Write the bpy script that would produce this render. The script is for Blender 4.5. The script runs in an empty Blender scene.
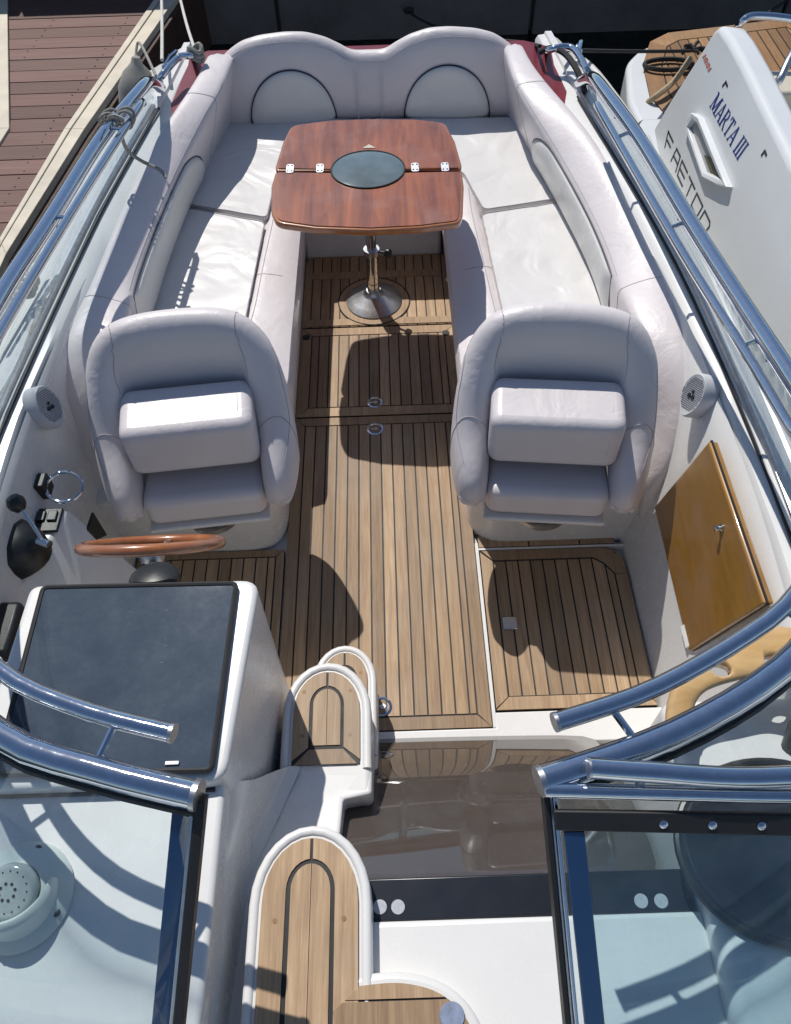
import bpy, bmesh, math, random
from math import sin, cos, pi, radians, sqrt
from mathutils import Vector, Matrix
random.seed(7)
SC = bpy.context.scene
COL = SC.collection

# ------------------------------------------------------------------ camera
F, CX, CY, H = 800.0, 395.5, 512.0, 2.65
def nrm(v): return Vector(v).normalized()
dY = nrm((359-CX, 600+CY, -F)); dX = nrm((dY.y, -dY.x, 0)); dZ = dX.cross(dY)
def ray(px, py):
    c = Vector((px-CX, CY-py, -F)); return Vector((c.dot(dX), c.dot(dY), c.dot(dZ)))
def at(px, py, z):                       # world point on the level plane z
    r = ray(px, py); t = (z-H)/r.z
    return Vector((r.x*t, r.y*t, z))
def aty(px, py, y):
    r = ray(px, py); t = y/r.y
    return Vector((r.x*t, y, H+r.z*t))
def plane_hit(px, py, p, n):
    r = ray(px, py); o = Vector((0, 0, H)); t = (Vector(p)-o).dot(n)/r.dot(n)
    return o + r*t
cam = bpy.data.cameras.new('camera'); co = bpy.data.objects.new('camera', cam); COL.objects.link(co)
cam.sensor_fit = 'VERTICAL'; cam.sensor_height = 36; cam.lens = 36*F/1024
cam.clip_start = .02; cam.clip_end = 500
co.matrix_world = Matrix(((dX[0], dX[1], dX[2], 0), (dY[0], dY[1], dY[2], 0), (dZ[0], dZ[1], dZ[2], H), (0, 0, 0, 1)))
SC.camera = co

# ------------------------------------------------------------------ materials
def newmat(name):
    m = bpy.data.materials.new(name); m.use_nodes = True
    nt = m.node_tree; return m, nt, nt.nodes['Principled BSDF']
def N(nt, t, **kw):
    n = nt.nodes.new(t)
    for k, v in kw.items(): setattr(n, k, v)
    return n
def coords(nt, scale=(1, 1, 1), rot=(0, 0, 0)):
    tc = N(nt, 'ShaderNodeTexCoord'); mp = N(nt, 'ShaderNodeMapping')
    mp.inputs['Scale'].default_value = scale; mp.inputs['Rotation'].default_value = rot
    nt.links.new(tc.outputs['Object'], mp.inputs['Vector']); return mp.outputs['Vector']
def noise(nt, vec, scale, detail=4, rough=.55, dist=0):
    n = N(nt, 'ShaderNodeTexNoise'); n.inputs['Scale'].default_value = scale
    n.inputs['Detail'].default_value = detail; n.inputs['Roughness'].default_value = rough
    n.inputs['Distortion'].default_value = dist
    nt.links.new(vec, n.inputs['Vector']); return n.outputs['Fac']
def ramp(nt, fac, stops):
    r = N(nt, 'ShaderNodeValToRGB'); el = r.color_ramp.elements
    while len(el) < len(stops): el.new(.5)
    for e, (p, c) in zip(el, stops):
        e.position = p; e.color = (*c, 1) if len(c) == 3 else c
    nt.links.new(fac, r.inputs['Fac']); return r.outputs['Color']
def bump(nt, b, fac, strength, dist=.01, prev=None):
    n = N(nt, 'ShaderNodeBump'); n.inputs['Strength'].default_value = strength; n.inputs['Distance'].default_value = dist
    nt.links.new(fac, n.inputs['Height'])
    if prev: nt.links.new(prev, n.inputs['Normal'])
    nt.links.new(n.outputs['Normal'], b.inputs['Normal']); return n.outputs['Normal']
def mix(nt, fac, a, b, mode='MIX'):
    n = N(nt, 'ShaderNodeMix', data_type='RGBA', blend_type=mode)
    for sock, val in ((n.inputs[0], fac), (n.inputs[6], a), (n.inputs[7], b)):
        if isinstance(val, (int, float)): sock.default_value = val
        elif isinstance(val, tuple): sock.default_value = (*val, 1)
        else: nt.links.new(val, sock)
    return n.outputs[2]
def simple(name, c, rough=.5, metal=0, var=.08, vscale=6, bstr=0, bscale=200, coat=0, spec=.5):
    m, nt, b = newmat(name)
    v = coords(nt)
    f = noise(nt, v, vscale, 5)
    lo = tuple(x*(1-var) for x in c); hi = tuple(min(1, x*(1+var)) for x in c)
    nt.links.new(ramp(nt, f, [(.3, lo), (.7, hi)]), b.inputs['Base Color'])
    r2 = noise(nt, v, vscale*3, 6)
    mr = N(nt, 'ShaderNodeMapRange'); mr.inputs[3].default_value = rough*.8; mr.inputs[4].default_value = min(1, rough*1.25)
    nt.links.new(r2, mr.inputs[0]); nt.links.new(mr.outputs[0], b.inputs['Roughness'])
    b.inputs['Metallic'].default_value = metal; b.inputs['Coat Weight'].default_value = coat
    b.inputs['Coat Roughness'].default_value = .05; b.inputs['Specular IOR Level'].default_value = spec
    if bstr: bump(nt, b, noise(nt, v, bscale, 3), bstr, .002)
    return m

M = {}
def vinyl(name, c, rough, wr=.0, wscale=9):
    m, nt, b = newmat(name); v = coords(nt)
    f = noise(nt, v, 4, 6, .65)
    col = ramp(nt, f, [(.25, tuple(x*.93 for x in c)), (.7, c)])
    d = noise(nt, v, 38, 6, .7)                      # dirt specks
    col = mix(nt, ramp(nt, d, [(.66, (0, 0, 0)), (.8, (.35, .35, .35))]), col, tuple(x*.72 for x in c))
    nt.links.new(col, b.inputs['Base Color']); b.inputs['Roughness'].default_value = rough
    g = noise(nt, v, 420, 2)
    p = bump(nt, b, g, .12, .002)
    if wr:
        w = noise(nt, v, wscale, 2, .4, 1.6)
        p = bump(nt, b, w, wr, .05, p)
    else:
        p = bump(nt, b, noise(nt, v, 6, 4, .55, .9), .32, .02, p)
    return m
M['vinyl'] = vinyl('lilac_vinyl', (.69, .645, .650), .40)
M['cushion'] = vinyl('white_vinyl', (.71, .70, .69), .33, .30, 3.4)
M['pad'] = vinyl('pale_vinyl', (.70, .70, .675), .38)
M['piping'] = simple('dark_piping', (.03, .03, .045), .5)
def gel(name, c, rough=.16):
    m, nt, b = newmat(name); v = coords(nt)
    f = noise(nt, v, 3, 6, .6); d = noise(nt, v, 13, 9, .75)
    col = ramp(nt, f, [(.3, tuple(x*.94 for x in c)), (.7, c)])
    col = mix(nt, ramp(nt, d, [(.68, (0, 0, 0)), (.88, (.09, .09, .09))]), col, (.45, .42, .38))
    nt.links.new(col, b.inputs['Base Color']); b.inputs['Roughness'].default_value = rough
    nt.links.new(ramp(nt, d, [(.3, (rough,)*3), (.8, (rough*1.5,)*3)]), b.inputs['Roughness'])
    bump(nt, b, noise(nt, v, 5, 2), .05, .02)
    return m
M['gel'] = gel('white_gelcoat', (.74, .735, .72), .22)
M['gel2'] = gel('neighbour_gelcoat', (.70, .72, .73), .2)
M['gel3'] = gel('cream_gelcoat', (.60, .54, .43), .35)
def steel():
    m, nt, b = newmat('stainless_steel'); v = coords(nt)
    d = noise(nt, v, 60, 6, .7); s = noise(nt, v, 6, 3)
    nt.links.new(ramp(nt, d, [(.35, (.55, .59, .65)), (.75, (.66, .70, .76))]), b.inputs['Base Color'])  # bluish tint paints the reflected sky into the steel's base colour
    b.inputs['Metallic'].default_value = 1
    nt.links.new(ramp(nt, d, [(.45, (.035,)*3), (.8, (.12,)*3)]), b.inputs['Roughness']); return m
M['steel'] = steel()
M['dullsteel'] = simple('brushed_aluminium', (.55, .56, .57), .32, 1, .12, 30, .1, 60)
M['black'] = simple('black_plastic', (.014, .015, .016), .35, 0, .2, 20, .1, 150)
M['hinge'] = simple('bright_hinge_metal', (.72, .73, .76), .38, .6, .1, 30)
M['rubber'] = simple('black_rubber', (.012, .012, .013), .55, 0, .2, 20)
M['maroon'] = simple('maroon_vinyl', (.17, .018, .028), .3, 0, .2, 8, .25, 30)
M['blue'] = simple('blue_tint_strip', (.012, .045, .12), .12, 0, .1, 5, coat=.5)
M['navy'] = simple('navy_lettering', (.01, .035, .22), .4, 0, .1)
M['ink'] = simple('black_lettering', (.02, .022, .025), .4, 0, .1)
M['redink'] = simple('faded_red_lettering', (.55, .22, .17), .5, 0, .1)
M['brownink'] = simple('brown_lettering', (.30, .20, .20), .5, 0, .1)

def teak(name, lo, hi):
    m, nt, b = newmat(name)
    tc = N(nt, 'ShaderNodeTexCoord'); at_ = N(nt, 'ShaderNodeAttribute', attribute_name='tint')
    sh = N(nt, 'ShaderNodeVectorMath', operation='MULTIPLY_ADD')      # shift the grain plank by plank
    sh.inputs[1].default_value = (9, 7, 3)
    nt.links.new(at_.outputs['Color'], sh.inputs[0]); nt.links.new(tc.outputs['Object'], sh.inputs[2])
    mp = N(nt, 'ShaderNodeMapping'); mp.inputs['Scale'].default_value = (70, 3.5, 20)
    nt.links.new(sh.outputs[0], mp.inputs['Vector'])
    g = noise(nt, mp.outputs['Vector'], 1, 6, .65, .4)
    mp2 = N(nt, 'ShaderNodeMapping'); mp2.inputs['Scale'].default_value = (260, 9, 20)
    nt.links.new(sh.outputs[0], mp2.inputs['Vector'])
    fine = noise(nt, mp2.outputs['Vector'], 1, 3, .6)
    mid = tuple((a+c)/2 for a, c in zip(lo, hi))
    c1 = ramp(nt, g, [(.25, lo), (.5, mid), (.75, hi)])
    sp = N(nt, 'ShaderNodeSeparateColor'); nt.links.new(at_.outputs['Color'], sp.inputs[0])
    tintc = ramp(nt, sp.outputs[0], [(0, (.64, .62, .60)), (.35, (.95, .93, .90)), (.65, (1, 1, 1)), (1, (1.25, 1.27, 1.30))])
    c1 = mix(nt, 1.0, c1, tintc, 'MULTIPLY')
    c1 = mix(nt, .35, c1, ramp(nt, fine, [(.3, (.55, .52, .5)), (.7, (1.15, 1.15, 1.15))]), 'MULTIPLY')
    st = noise(nt, coords(nt), 3.2, 6, .6)                            # weather stains
    c1 = mix(nt, ramp(nt, st, [(.48, (0, 0, 0)), (.75, (.55, .55, .55))]), c1, tuple(x*.60 for x in mid))
    gy_ = noise(nt, coords(nt), 1.7, 5, .6)
    c1 = mix(nt, ramp(nt, gy_, [(.45, (0, 0, 0)), (.75, (.5, .5, .5))]), c1, (.36, .31, .25))
    dots = noise(nt, coords(nt), 30, 3, .7)
    c1 = mix(nt, ramp(nt, dots, [(.70, (0, 0, 0)), (.8, (.6, .6, .6))]), c1, tuple(x*.5 for x in mid))
    nt.links.new(c1, b.inputs['Base Color']); b.inputs['Roughness'].default_value = .62
    bump(nt, b, g, .2, .002); return m
M['teak'] = teak('weathered_teak', (.26, .160, .086), (.52, .36, .212))
M['teak2'] = teak('golden_teak', (.24, .125, .05), (.38, .21, .09))
M['caulk'] = simple('black_caulk', (.013, .013, .014), .6)
def lacquer(name, lo, hi, coat=1., sc=(3, 26, 6), rough=.3):
    m, nt, b = newmat(name); v = coords(nt, sc)
    g = noise(nt, v, 1.3, 6, .6, .8)
    c = ramp(nt, g, [(.25, lo), (.72, hi)])
    d = noise(nt, coords(nt), 5, 5, .6)
    dust = ramp(nt, d, [(.48, (0, 0, 0)), (.74, (.34, .34, .34))])
    c = mix(nt, dust, c, (.36, .25, .22))
    nt.links.new(c, b.inputs['Base Color']); b.inputs['Roughness'].default_value = rough
    b.inputs['Coat Weight'].default_value = coat
    nt.links.new(ramp(nt, d, [(.35, (.03,)*3), (.75, (.14,)*3)]), b.inputs['Coat Roughness']); return m
M['mahogany'] = lacquer('red_mahogany', (.12, .026, .009), (.42, .125, .036), 1, (15, 1.6, 4))
M['mahogany_edge'] = lacquer('mahogany_edge', (.26, .08, .022), (.40, .15, .045), 1, (9, 9, 9))
M['wheelwood'] = lacquer('wheel_mahogany', (.27, .075, .018), (.42, .15, .04), 1, (14, 14, 14))
M['honey'] = lacquer('honey_wood', (.26, .125, .018), (.37, .185, .032), .6, (3, 3, 12), .4)
M['honey2'] = lacquer('pale_honey_wood', (.50, .30, .11), (.66, .45, .21), .7, (5, 17, 5), .35)
def glossdark(name, c, rough, scr, dust):
    m, nt, b = newmat(name); v = coords(nt)
    d = noise(nt, v, 16, 10, .85); big = noise(nt, v, 5, 4, .6)
    f = ramp(nt, d, [(.25, (dust*.25,)*3), (.5, (dust*.5,)*3), (.8, (dust,)*3)])
    f = mix(nt, 1., f, ramp(nt, big, [(.3, (.6,)*3), (.7, (1.5,)*3)]), 'MULTIPLY')
    col = mix(nt, f, c, (.42, .46, .5))
    for rot, sc, lv in ((.5, (3, 16, 6), .70), (1.9, (3, 20, 6), .72), (2.7, (6, 30, 6), .71)):   # scratches
        n_ = noise(nt, coords(nt, sc, (0, 0, rot)), 1.0, 1, .5, .3); k_ = noise(nt, coords(nt, (1, 1, 1), (0, 0, rot)), 13, 3, .6)
        line = ramp(nt, n_, [(.493, (0, 0, 0)), (.5, (1, 1, 1)), (.507, (0, 0, 0))])
        gate = ramp(nt, k_, [(lv-.05, (0, 0, 0)), (lv+.03, (scr,)*3)])
        col = mix(nt, mix(nt, 1., line, gate, 'MULTIPLY'), col, (.6, .63, .66))
    nt.links.new(col, b.inputs['Base Color'])
    nt.links.new(ramp(nt, d, [(.3, (rough,)*3), (.75, (rough*1.6,)*3)]), b.inputs['Roughness']); return m
M['podglass'] = glossdark('dusty_smoked_glass', (.024, .042, .066), .03, .75, .15)
M['smoke'] = glossdark('brown_smoked_acrylic', (.055, .042, .034), .02, .12, .06)
M['smoke'].node_tree.nodes['Principled BSDF'].inputs['IOR'].default_value = 1.9
M['darkstrip'] = simple('dark_navy_strip', (.012, .015, .022), .25)
def glass(name, tint, rough=.0, spec=1.0, haze=.04):
    m, nt, b = newmat(name); nt.nodes.remove(b)
    out = nt.nodes['Material Output']
    t = N(nt, 'ShaderNodeBsdfTransparent'); t.inputs[0].default_value = (*tint, 1)
    g = N(nt, 'ShaderNodeBsdfGlossy'); g.inputs['Roughness'].default_value = rough; g.inputs[0].default_value = (spec, spec, spec, 1)
    df = N(nt, 'ShaderNodeBsdfDiffuse'); df.inputs[0].default_value = (.5, .55, .58, 1)
    lw = N(nt, 'ShaderNodeLayerWeight'); lw.inputs[0].default_value = .5
    pw = N(nt, 'ShaderNodeMath', operation='POWER'); pw.inputs[1].default_value = 5; nt.links.new(lw.outputs['Facing'], pw.inputs[0])
    fr = N(nt, 'ShaderNodeMath', operation='MULTIPLY_ADD'); fr.inputs[1].default_value = .5; fr.inputs[2].default_value = .025; nt.links.new(pw.outputs[0], fr.inputs[0])
    v = coords(nt); dn = noise(nt, v, 9, 7, .7)
    hz = ramp(nt, dn, [(.35, (0, 0, 0)), (.8, (haze*2.5,)*3)])
    m1 = N(nt, 'ShaderNodeMixShader'); nt.links.new(hz, m1.inputs[0]); nt.links.new(t.outputs[0], m1.inputs[1]); nt.links.new(df.outputs[0], m1.inputs[2])
    m2 = N(nt, 'ShaderNodeMixShader'); nt.links.new(fr.outputs[0], m2.inputs[0]); nt.links.new(m1.outputs[0], m2.inputs[1]); nt.links.new(g.outputs[0], m2.inputs[2])
    nt.links.new(m2.outputs[0], out.inputs[0]); return m
M['screen'] = glass('windscreen_glass', (.915, .955, .965), .0, 1, .02)
M['doorglass'] = glass('tinted_door_glass', (.80, .89, .92), .0, 1, .02)
M['tableglass'] = simple('grey_table_glass', (.13, .17, .18), .12, 0, .25, 8, coat=.6)
M['water'] = None
def water():
    m, nt, b = newmat('harbour_water'); v = coords(nt)
    b.inputs['Base Color'].default_value = (.004, .008, .006, 1); b.inputs['Roughness'].default_value = .06
    bump(nt, b, noise(nt, v, 3, 4, .5, .5), .25, .05); return m
M['water'] = water()
def wallmat():
    m, nt, b = newmat('dark_quay_concrete'); v = coords(nt)
    f = noise(nt, v, 1.4, 7, .65)
    nt.links.new(ramp(nt, f, [(.3, (.085, .08, .077)), (.7, (.17, .162, .156))]), b.inputs['Base Color'])
    b.inputs['Roughness'].default_value = .9; bump(nt, b, noise(nt, v, 20, 5), .4, .02); return m
M['wall'] = wallmat()
def dockmat():
    m, nt, b = newmat('brown_composite_decking'); v = coords(nt, (1, 1, 1))
    w = N(nt, 'ShaderNodeTexWave', wave_type='BANDS', bands_direction='Y'); w.inputs['Scale'].default_value = 16; w.inputs['Distortion'].default_value = .15
    nt.links.new(v, w.inputs['Vector'])
    a = N(nt, 'ShaderNodeAttribute', attribute_name='tint')
    f = noise(nt, coords(nt, (1.2, 30, 1)), 1.5, 7, .7, .3)
    c = ramp(nt, f, [(.3, (.12, .058, .047)), (.6, (.165, .086, .070)), (.85, (.25, .165, .14))])
    sp = N(nt, 'ShaderNodeSeparateColor'); nt.links.new(a.outputs['Color'], sp.inputs[0])
    c = mix(nt, 1., c, ramp(nt, sp.outputs[0], [(0, (.66, .64, .62)), (.5, (1, 1, 1)), (1, (1.3, 1.3, 1.32))]), 'MULTIPLY')
    c = mix(nt, .35, c, ramp(nt, w.outputs['Fac'], [(.2, (.6, .6, .6)), (.6, (1.1, 1.1, 1.1))]), 'MULTIPLY')
    nt.links.new(c, b.inputs['Base Color']); b.inputs['Roughness'].default_value = .7
    bump(nt, b, w.outputs['Fac'], .5, .004); return m
M['dock'] = dockmat()
M['trim'] = simple('cream_painted_timber', (.60, .54, .43), .6, 0, .14, 5, .2, 60)
M['fascia'] = simple('brown_fascia', (.07, .035, .024), .7, 0, .25, 5)
M['rope'] = simple('grey_rope', (.30, .29, .26), .85, 0, .25, 60, .6, 220)
M['whiterope'] = simple('white_rope', (.62, .60, .55), .85, 0, .15, 60, .6, 220)
M['blackrope'] = simple('black_rope', (.022, .022, .024), .85, 0, .2, 60, .6, 220)
M['tanrope'] = simple('tan_rope', (.34, .27, .17), .85, 0, .3, 90, .6, 220)
M['canvas'] = simple('grey_fender_cover', (.30, .29, .26), .8, 0, .15, 8, .4, 80)
M['beigestain'] = simple('grey_spot_pad', (.22, .26, .36), .85, 0, .2, 60, .3, 200)

# ------------------------------------------------------------------ builders
def link(name, me, mats, parent=None):
    o = bpy.data.objects.new(name, me); COL.objects.link(o)
    for m in (mats if isinstance(mats, (list, tuple)) else [mats]): me.materials.append(m)
    if parent is not None:
        o.parent = parent
        w = Vector((0, 0, 0)); p = parent
        loc_ = False
        while p is not None:
            w += p.location; loc_ = loc_ or bool(p.get('local')); p = p.parent
        o.location = Vector((0, 0, 0)) if loc_ else -w
    return o
def mesh(name, v, f, mats, parent=None, smooth=True, mi=None, tint=None, bevel=0, seg=2, subsurf=0, solid=0, angle=40):
    me = bpy.data.meshes.new(name); me.from_pydata([tuple(p) for p in v], [], f); me.validate()
    bm = bmesh.new(); bm.from_mesh(me); bmesh.ops.recalc_face_normals(bm, faces=bm.faces); bm.to_mesh(me); bm.free()
    if mi:
        for p, i in zip(me.polygons, mi): p.material_index = i
    if tint:
        ca = me.color_attributes.new('tint', 'FLOAT_COLOR', 'CORNER')
        for p, t in zip(me.polygons, tint):
            for li in p.loop_indices: ca.data[li].color = (t, (t*7.3) % 1, (t*3.7) % 1, 1)
    o = link(name, me, mats, parent)
    if solid:
        s = o.modifiers.new('solid', 'SOLIDIFY'); s.thickness = solid; s.offset = 0
    if bevel:
        b = o.modifiers.new('bevel', 'BEVEL'); b.width = bevel; b.segments = seg; b.limit_method = 'ANGLE'; b.angle_limit = radians(35)
    if subsurf:
        s = o.modifiers.new('sub', 'SUBSURF'); s.levels = subsurf; s.render_levels = subsurf
    if smooth:
        me.polygons.foreach_set('use_smooth', [True]*len(me.polygons))
        try: me.set_sharp_from_angle(angle=radians(angle if not bevel else 80))
        except Exception: pass
    return o
def catmull(pts, n=6, closed=False):
    pts = [Vector(p) for p in pts]; out = []; L = len(pts)
    rng = range(L if closed else L-1)
    for i in rng:
        if closed: p0, p1, p2, p3 = pts[i-1], pts[i], pts[(i+1) % L], pts[(i+2) % L]
        else: p0, p1, p2, p3 = pts[max(i-1, 0)], pts[i], pts[i+1], pts[min(i+2, L-1)]
        for k in range(n):
            t = k/n
            out.append(.5*((2*p1)+(p2-p0)*t+(2*p0-5*p1+4*p2-p3)*t*t+(3*p1-p0-3*p2+p3)*t**3))
    if not closed: out.append(pts[-1])
    return out
class B:                                   # collects geometry for ONE mesh object
    def __init__(s): s.v = []; s.f = []; s.mi = []; s.t = []
    def add(s, v, f, mi=0, t=.5):
        o = len(s.v); s.v += [Vector(p) for p in v]
        for q in f: s.f.append([i+o for i in q]); s.mi.append(mi); s.t.append(t)
    def prism(s, poly, z0, z1, mi=0, t=.5):
        n = len(poly)
        v = [(p[0], p[1], z0) for p in poly]+[(p[0], p[1], z1) for p in poly]
        f = [list(range(n))[::-1], list(range(n, 2*n))]+[[i, (i+1) % n, n+(i+1) % n, n+i] for i in range(n)]
        s.add(v, f, mi, t)
    def box(s, a, b, mi=0, t=.5):
        s.prism([(a[0], a[1]), (b[0], a[1]), (b[0], b[1]), (a[0], b[1])], a[2], b[2], mi, t)
    def tube(s, pts, r, seg=10, mi=0, cap=True, closed=False):
        pts = [Vector(p) for p in pts]; n = len(pts); rings = []
        up = None
        for i, p in enumerate(pts):
            if closed: d = pts[(i+1) % n]-pts[i-1]
            else: d = pts[min(i+1, n-1)]-pts[max(i-1, 0)]
            d = d.normalized() if d.length > 1e-9 else Vector((0, 0, 1))
            if up is None:
                up = Vector((0, 0, 1)) if abs(d.z) < .9 else Vector((1, 0, 0))
            a = d.cross(up).normalized(); up = a.cross(d).normalized()
            rr = r[i] if isinstance(r, (list, tuple)) else r
            rings.append([p+a*rr*cos(2*pi*k/seg)+up*rr*sin(2*pi*k/seg) for k in range(seg)])
        v = [q for R in rings for q in R]; f = []
        for i in range(n if closed else n-1):
            j = (i+1) % n
            for k in range(seg):
                f.append([i*seg+k, i*seg+(k+1) % seg, j*seg+(k+1) % seg, j*seg+k])
        if cap and not closed:
            f.append(list(range(seg))[::-1]); f.append([(n-1)*seg+k for k in range(seg)])
        s.add(v, f, mi)
    def lathe(s, prof, c, axis=(0, 0, 1), seg=28, mi=0, sx=1, sy=1):
        ax = Vector(axis).normalized(); a = ax.orthogonal().normalized() if abs(ax.z) < .999 else Vector((1, 0, 0)); b_ = ax.cross(a)
        c = Vector(c); n = len(prof)
        v = []
        for r, h in prof:
            for k in range(seg): v.append(c+ax*h+a*r*sx*cos(2*pi*k/seg)+b_*r*sy*sin(2*pi*k/seg))
        f = []
        for i in range(n-1):
            for k in range(seg): f.append([i*seg+k, i*seg+(k+1) % seg, (i+1)*seg+(k+1) % seg, (i+1)*seg+k])
        f.append(list(range(seg))[::-1]); f.append([(n-1)*seg+k for k in range(seg)])
        s.add(v, f, mi)
    def build(s, name, mats, parent=None, **kw):
        return mesh(name, s.v, s.f, mats, parent, mi=s.mi, tint=s.t, **kw)
def ptube(name, pts, r, mat, parent=None, seg=12, n=6, closed=False, smoothpath=True):
    b = B(); b.tube(catmull(pts, n, closed) if smoothpath else pts, r, seg, closed=closed); return b.build(name, mat, parent)
def prism(name, poly, z0, z1, mat, parent=None, bevel=.01, seg=3):
    b = B(); b.prism(poly, z0, z1); return b.build(name, mat, parent, bevel=bevel, seg=seg)
def boxo(name, a, c, mat, parent=None, bevel=.01, seg=3):
    b = B(); b.box(a, c); return b.build(name, mat, parent, bevel=bevel, seg=seg)
def grid(name, rows, mat, parent=None, closed=False, subsurf=0, solid=0, **kw):
    n = len(rows[0]); v = [p for r in rows for p in r]; f = []
    for i in range(len(rows)-1):
        for k in range(n if closed else n-1):
            f.append([i*n+k, i*n+(k+1) % n, (i+1)*n+(k+1) % n, (i+1)*n+k])
    return mesh(name, v, f, mat, parent, subsurf=subsurf, solid=solid, **kw)
def loft(name, rings, mat, parent=None, subsurf=1):          # closed rings, capped
    n = len(rings[0]); v = [p for r in rings for p in r]; f = []
    for i in range(len(rings)-1):
        for k in range(n): f.append([i*n+k, i*n+(k+1) % n, (i+1)*n+(k+1) % n, (i+1)*n+k])
    f.append(list(range(n))[::-1]); f.append([(len(rings)-1)*n+k for k in range(n)])
    return mesh(name, v, f, mat, parent, subsurf=subsurf, angle=70)
def roundpoly(poly, r, n=5):
    out = []; L = len(poly)
    for i in range(L):
        p = Vector(poly[i][:2]); a = Vector(poly[i-1][:2]); c = Vector(poly[(i+1) % L][:2])
        rr = min(r if not isinstance(r, (list, tuple)) else r[i], (a-p).length*.48, (c-p).length*.48)
        if rr < 1e-4: out.append(p); continue
        s = p+(a-p).normalized()*rr; e = p+(c-p).normalized()*rr
        for k in range(n+1):
            t = k/n; out.append(s*(1-t)**2+p*2*t*(1-t)+e*t*t)
    return out
def area(p): return sum(p[i-1][0]*p[i][1]-p[i][0]*p[i-1][1] for i in range(len(p)))/2
def inset(poly, d):
    if area(poly) < 0: poly = poly[::-1]
    out = []; L = len(poly)
    for i in range(L):
        p = Vector(poly[i][:2]); a = p-Vector(poly[i-1][:2]); c = Vector(poly[(i+1) % L][:2])-p
        if a.length < 1e-7: a = c
        if c.length < 1e-7: c = a
        a.normalize(); c.normalize()
        n1 = Vector((-a.y, a.x)); n2 = Vector((-c.y, c.x)); m = n1+n2
        if m.length < 1e-6: m = n1
        m.normalize(); out.append(p+m*d/max(.35, m.dot(n1)))
    return out
def densify(poly, d):
    out = []
    for i in range(len(poly)):
        a = Vector(poly[i-1][:2]); c = Vector(poly[i][:2]); k = max(1, int((c-a).length/d))
        for j in range(k): out.append(a.lerp(c, j/k))
    return out
FOLDS = bpy.data.textures.new('folds', 'CLOUDS'); FOLDS.noise_scale = .21; FOLDS.noise_depth = 1
def puffy(name, poly, z0, z1, r, mat, parent=None, crown=.012, corner=.05, fold=0):
    poly = roundpoly(poly, corner, 5)
    if area(poly) < 0: poly = poly[::-1]
    n = len(poly); c = sum((Vector(p) for p in poly), Vector((0, 0)))/n
    b = B(); b.prism(poly, z0, z1)
    o = b.build(name, mat, parent, bevel=r, seg=5)
    if fold:                                   # lattice of flat cuts so that the folds have faces to bend
        bm = bmesh.new(); bm.from_mesh(o.data)
        for ax_, nv in ((0, Vector((1, 0, 0))), (1, Vector((0, 1, 0)))):
            lo_, hi_ = min(v.co[ax_] for v in bm.verts), max(v.co[ax_] for v in bm.verts); x_ = lo_+.04
            while x_ < hi_-.03:
                bmesh.ops.bisect_plane(bm, geom=bm.verts[:]+bm.edges[:]+bm.faces[:], dist=1e-5, plane_co=nv*x_, plane_no=nv); x_ += .045
        bm.to_mesh(o.data); bm.free(); o.data.polygons.foreach_set('use_smooth', [True]*len(o.data.polygons)); o['outline'] = [c_ for p in poly for c_ in p]
    if fold:
        s_ = o.modifiers.new('fine', 'SUBSURF'); s_.subdivision_type = 'SIMPLE'; s_.levels = 2; s_.render_levels = 2
        d = o.modifiers.new('fold', 'DISPLACE'); d.texture = FOLDS; d.strength = fold; d.mid_level = .5; d.texture_coords = 'LOCAL'
    return o
def clip(poly, axis, val, keep_less):
    out = []; L = len(poly)
    for i in range(L):
        a = poly[i-1]; c = poly[i]
        ia = (a[axis] <= val) == keep_less; ic = (c[axis] <= val) == keep_less
        if ia != ic:
            t = (val-a[axis])/(c[axis]-a[axis]); out.append(Vector(a).lerp(Vector(c), t))
        if ic: out.append(Vector(c))
    return out
def planks(b, poly, pitch, gap, z0, z1, x0=None, axis=0):
    xs = [p[axis] for p in poly]; x = (min(xs) if x0 is None else x0)
    while x < max(xs)-1e-4:
        q = clip(clip(poly, axis, x+gap/2, False), axis, x+pitch-gap/2, True)
        if len(q) > 2 and abs(area(q)) > 1e-5: b.prism(q, z0, z1, 0, random.random())
        x += pitch
def frame_boards(b, poly, w, gap, z0, z1, skip=()):
    if area(poly) < 0: poly = poly[::-1]
    ins = inset(poly, w); L = len(poly)
    for i in range(L):
        if i in skip: continue
        j = (i+1) % L
        a, c, d, e = Vector(poly[i][:2]), Vector(poly[j][:2]), ins[j], ins[i]
        u = (c-a).normalized()*gap*.6
        b.prism([a+u*0, c-u*0, d-u, e+u], z0, z1, 0, random.random())
    return inset(poly, w+gap)
def make_teak_panel(name, poly, border, pitch, parent=None, z=0., thick=.03, gap=.006, x0=None, corner=0, mat='teak'):
    b = B(); P = [Vector(p[:2]) for p in poly]
    if area(P) < 0: P = P[::-1]
    b.prism(P, z-thick, z-.0035, 1, .5)
    inner = frame_boards(b, P, border, gap, z-.003, z) if border else P
    planks(b, inner, pitch, gap, z-.003, z, x0)
    return b.build(name, [M[mat], M['caulk']], parent, smooth=False)
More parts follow.
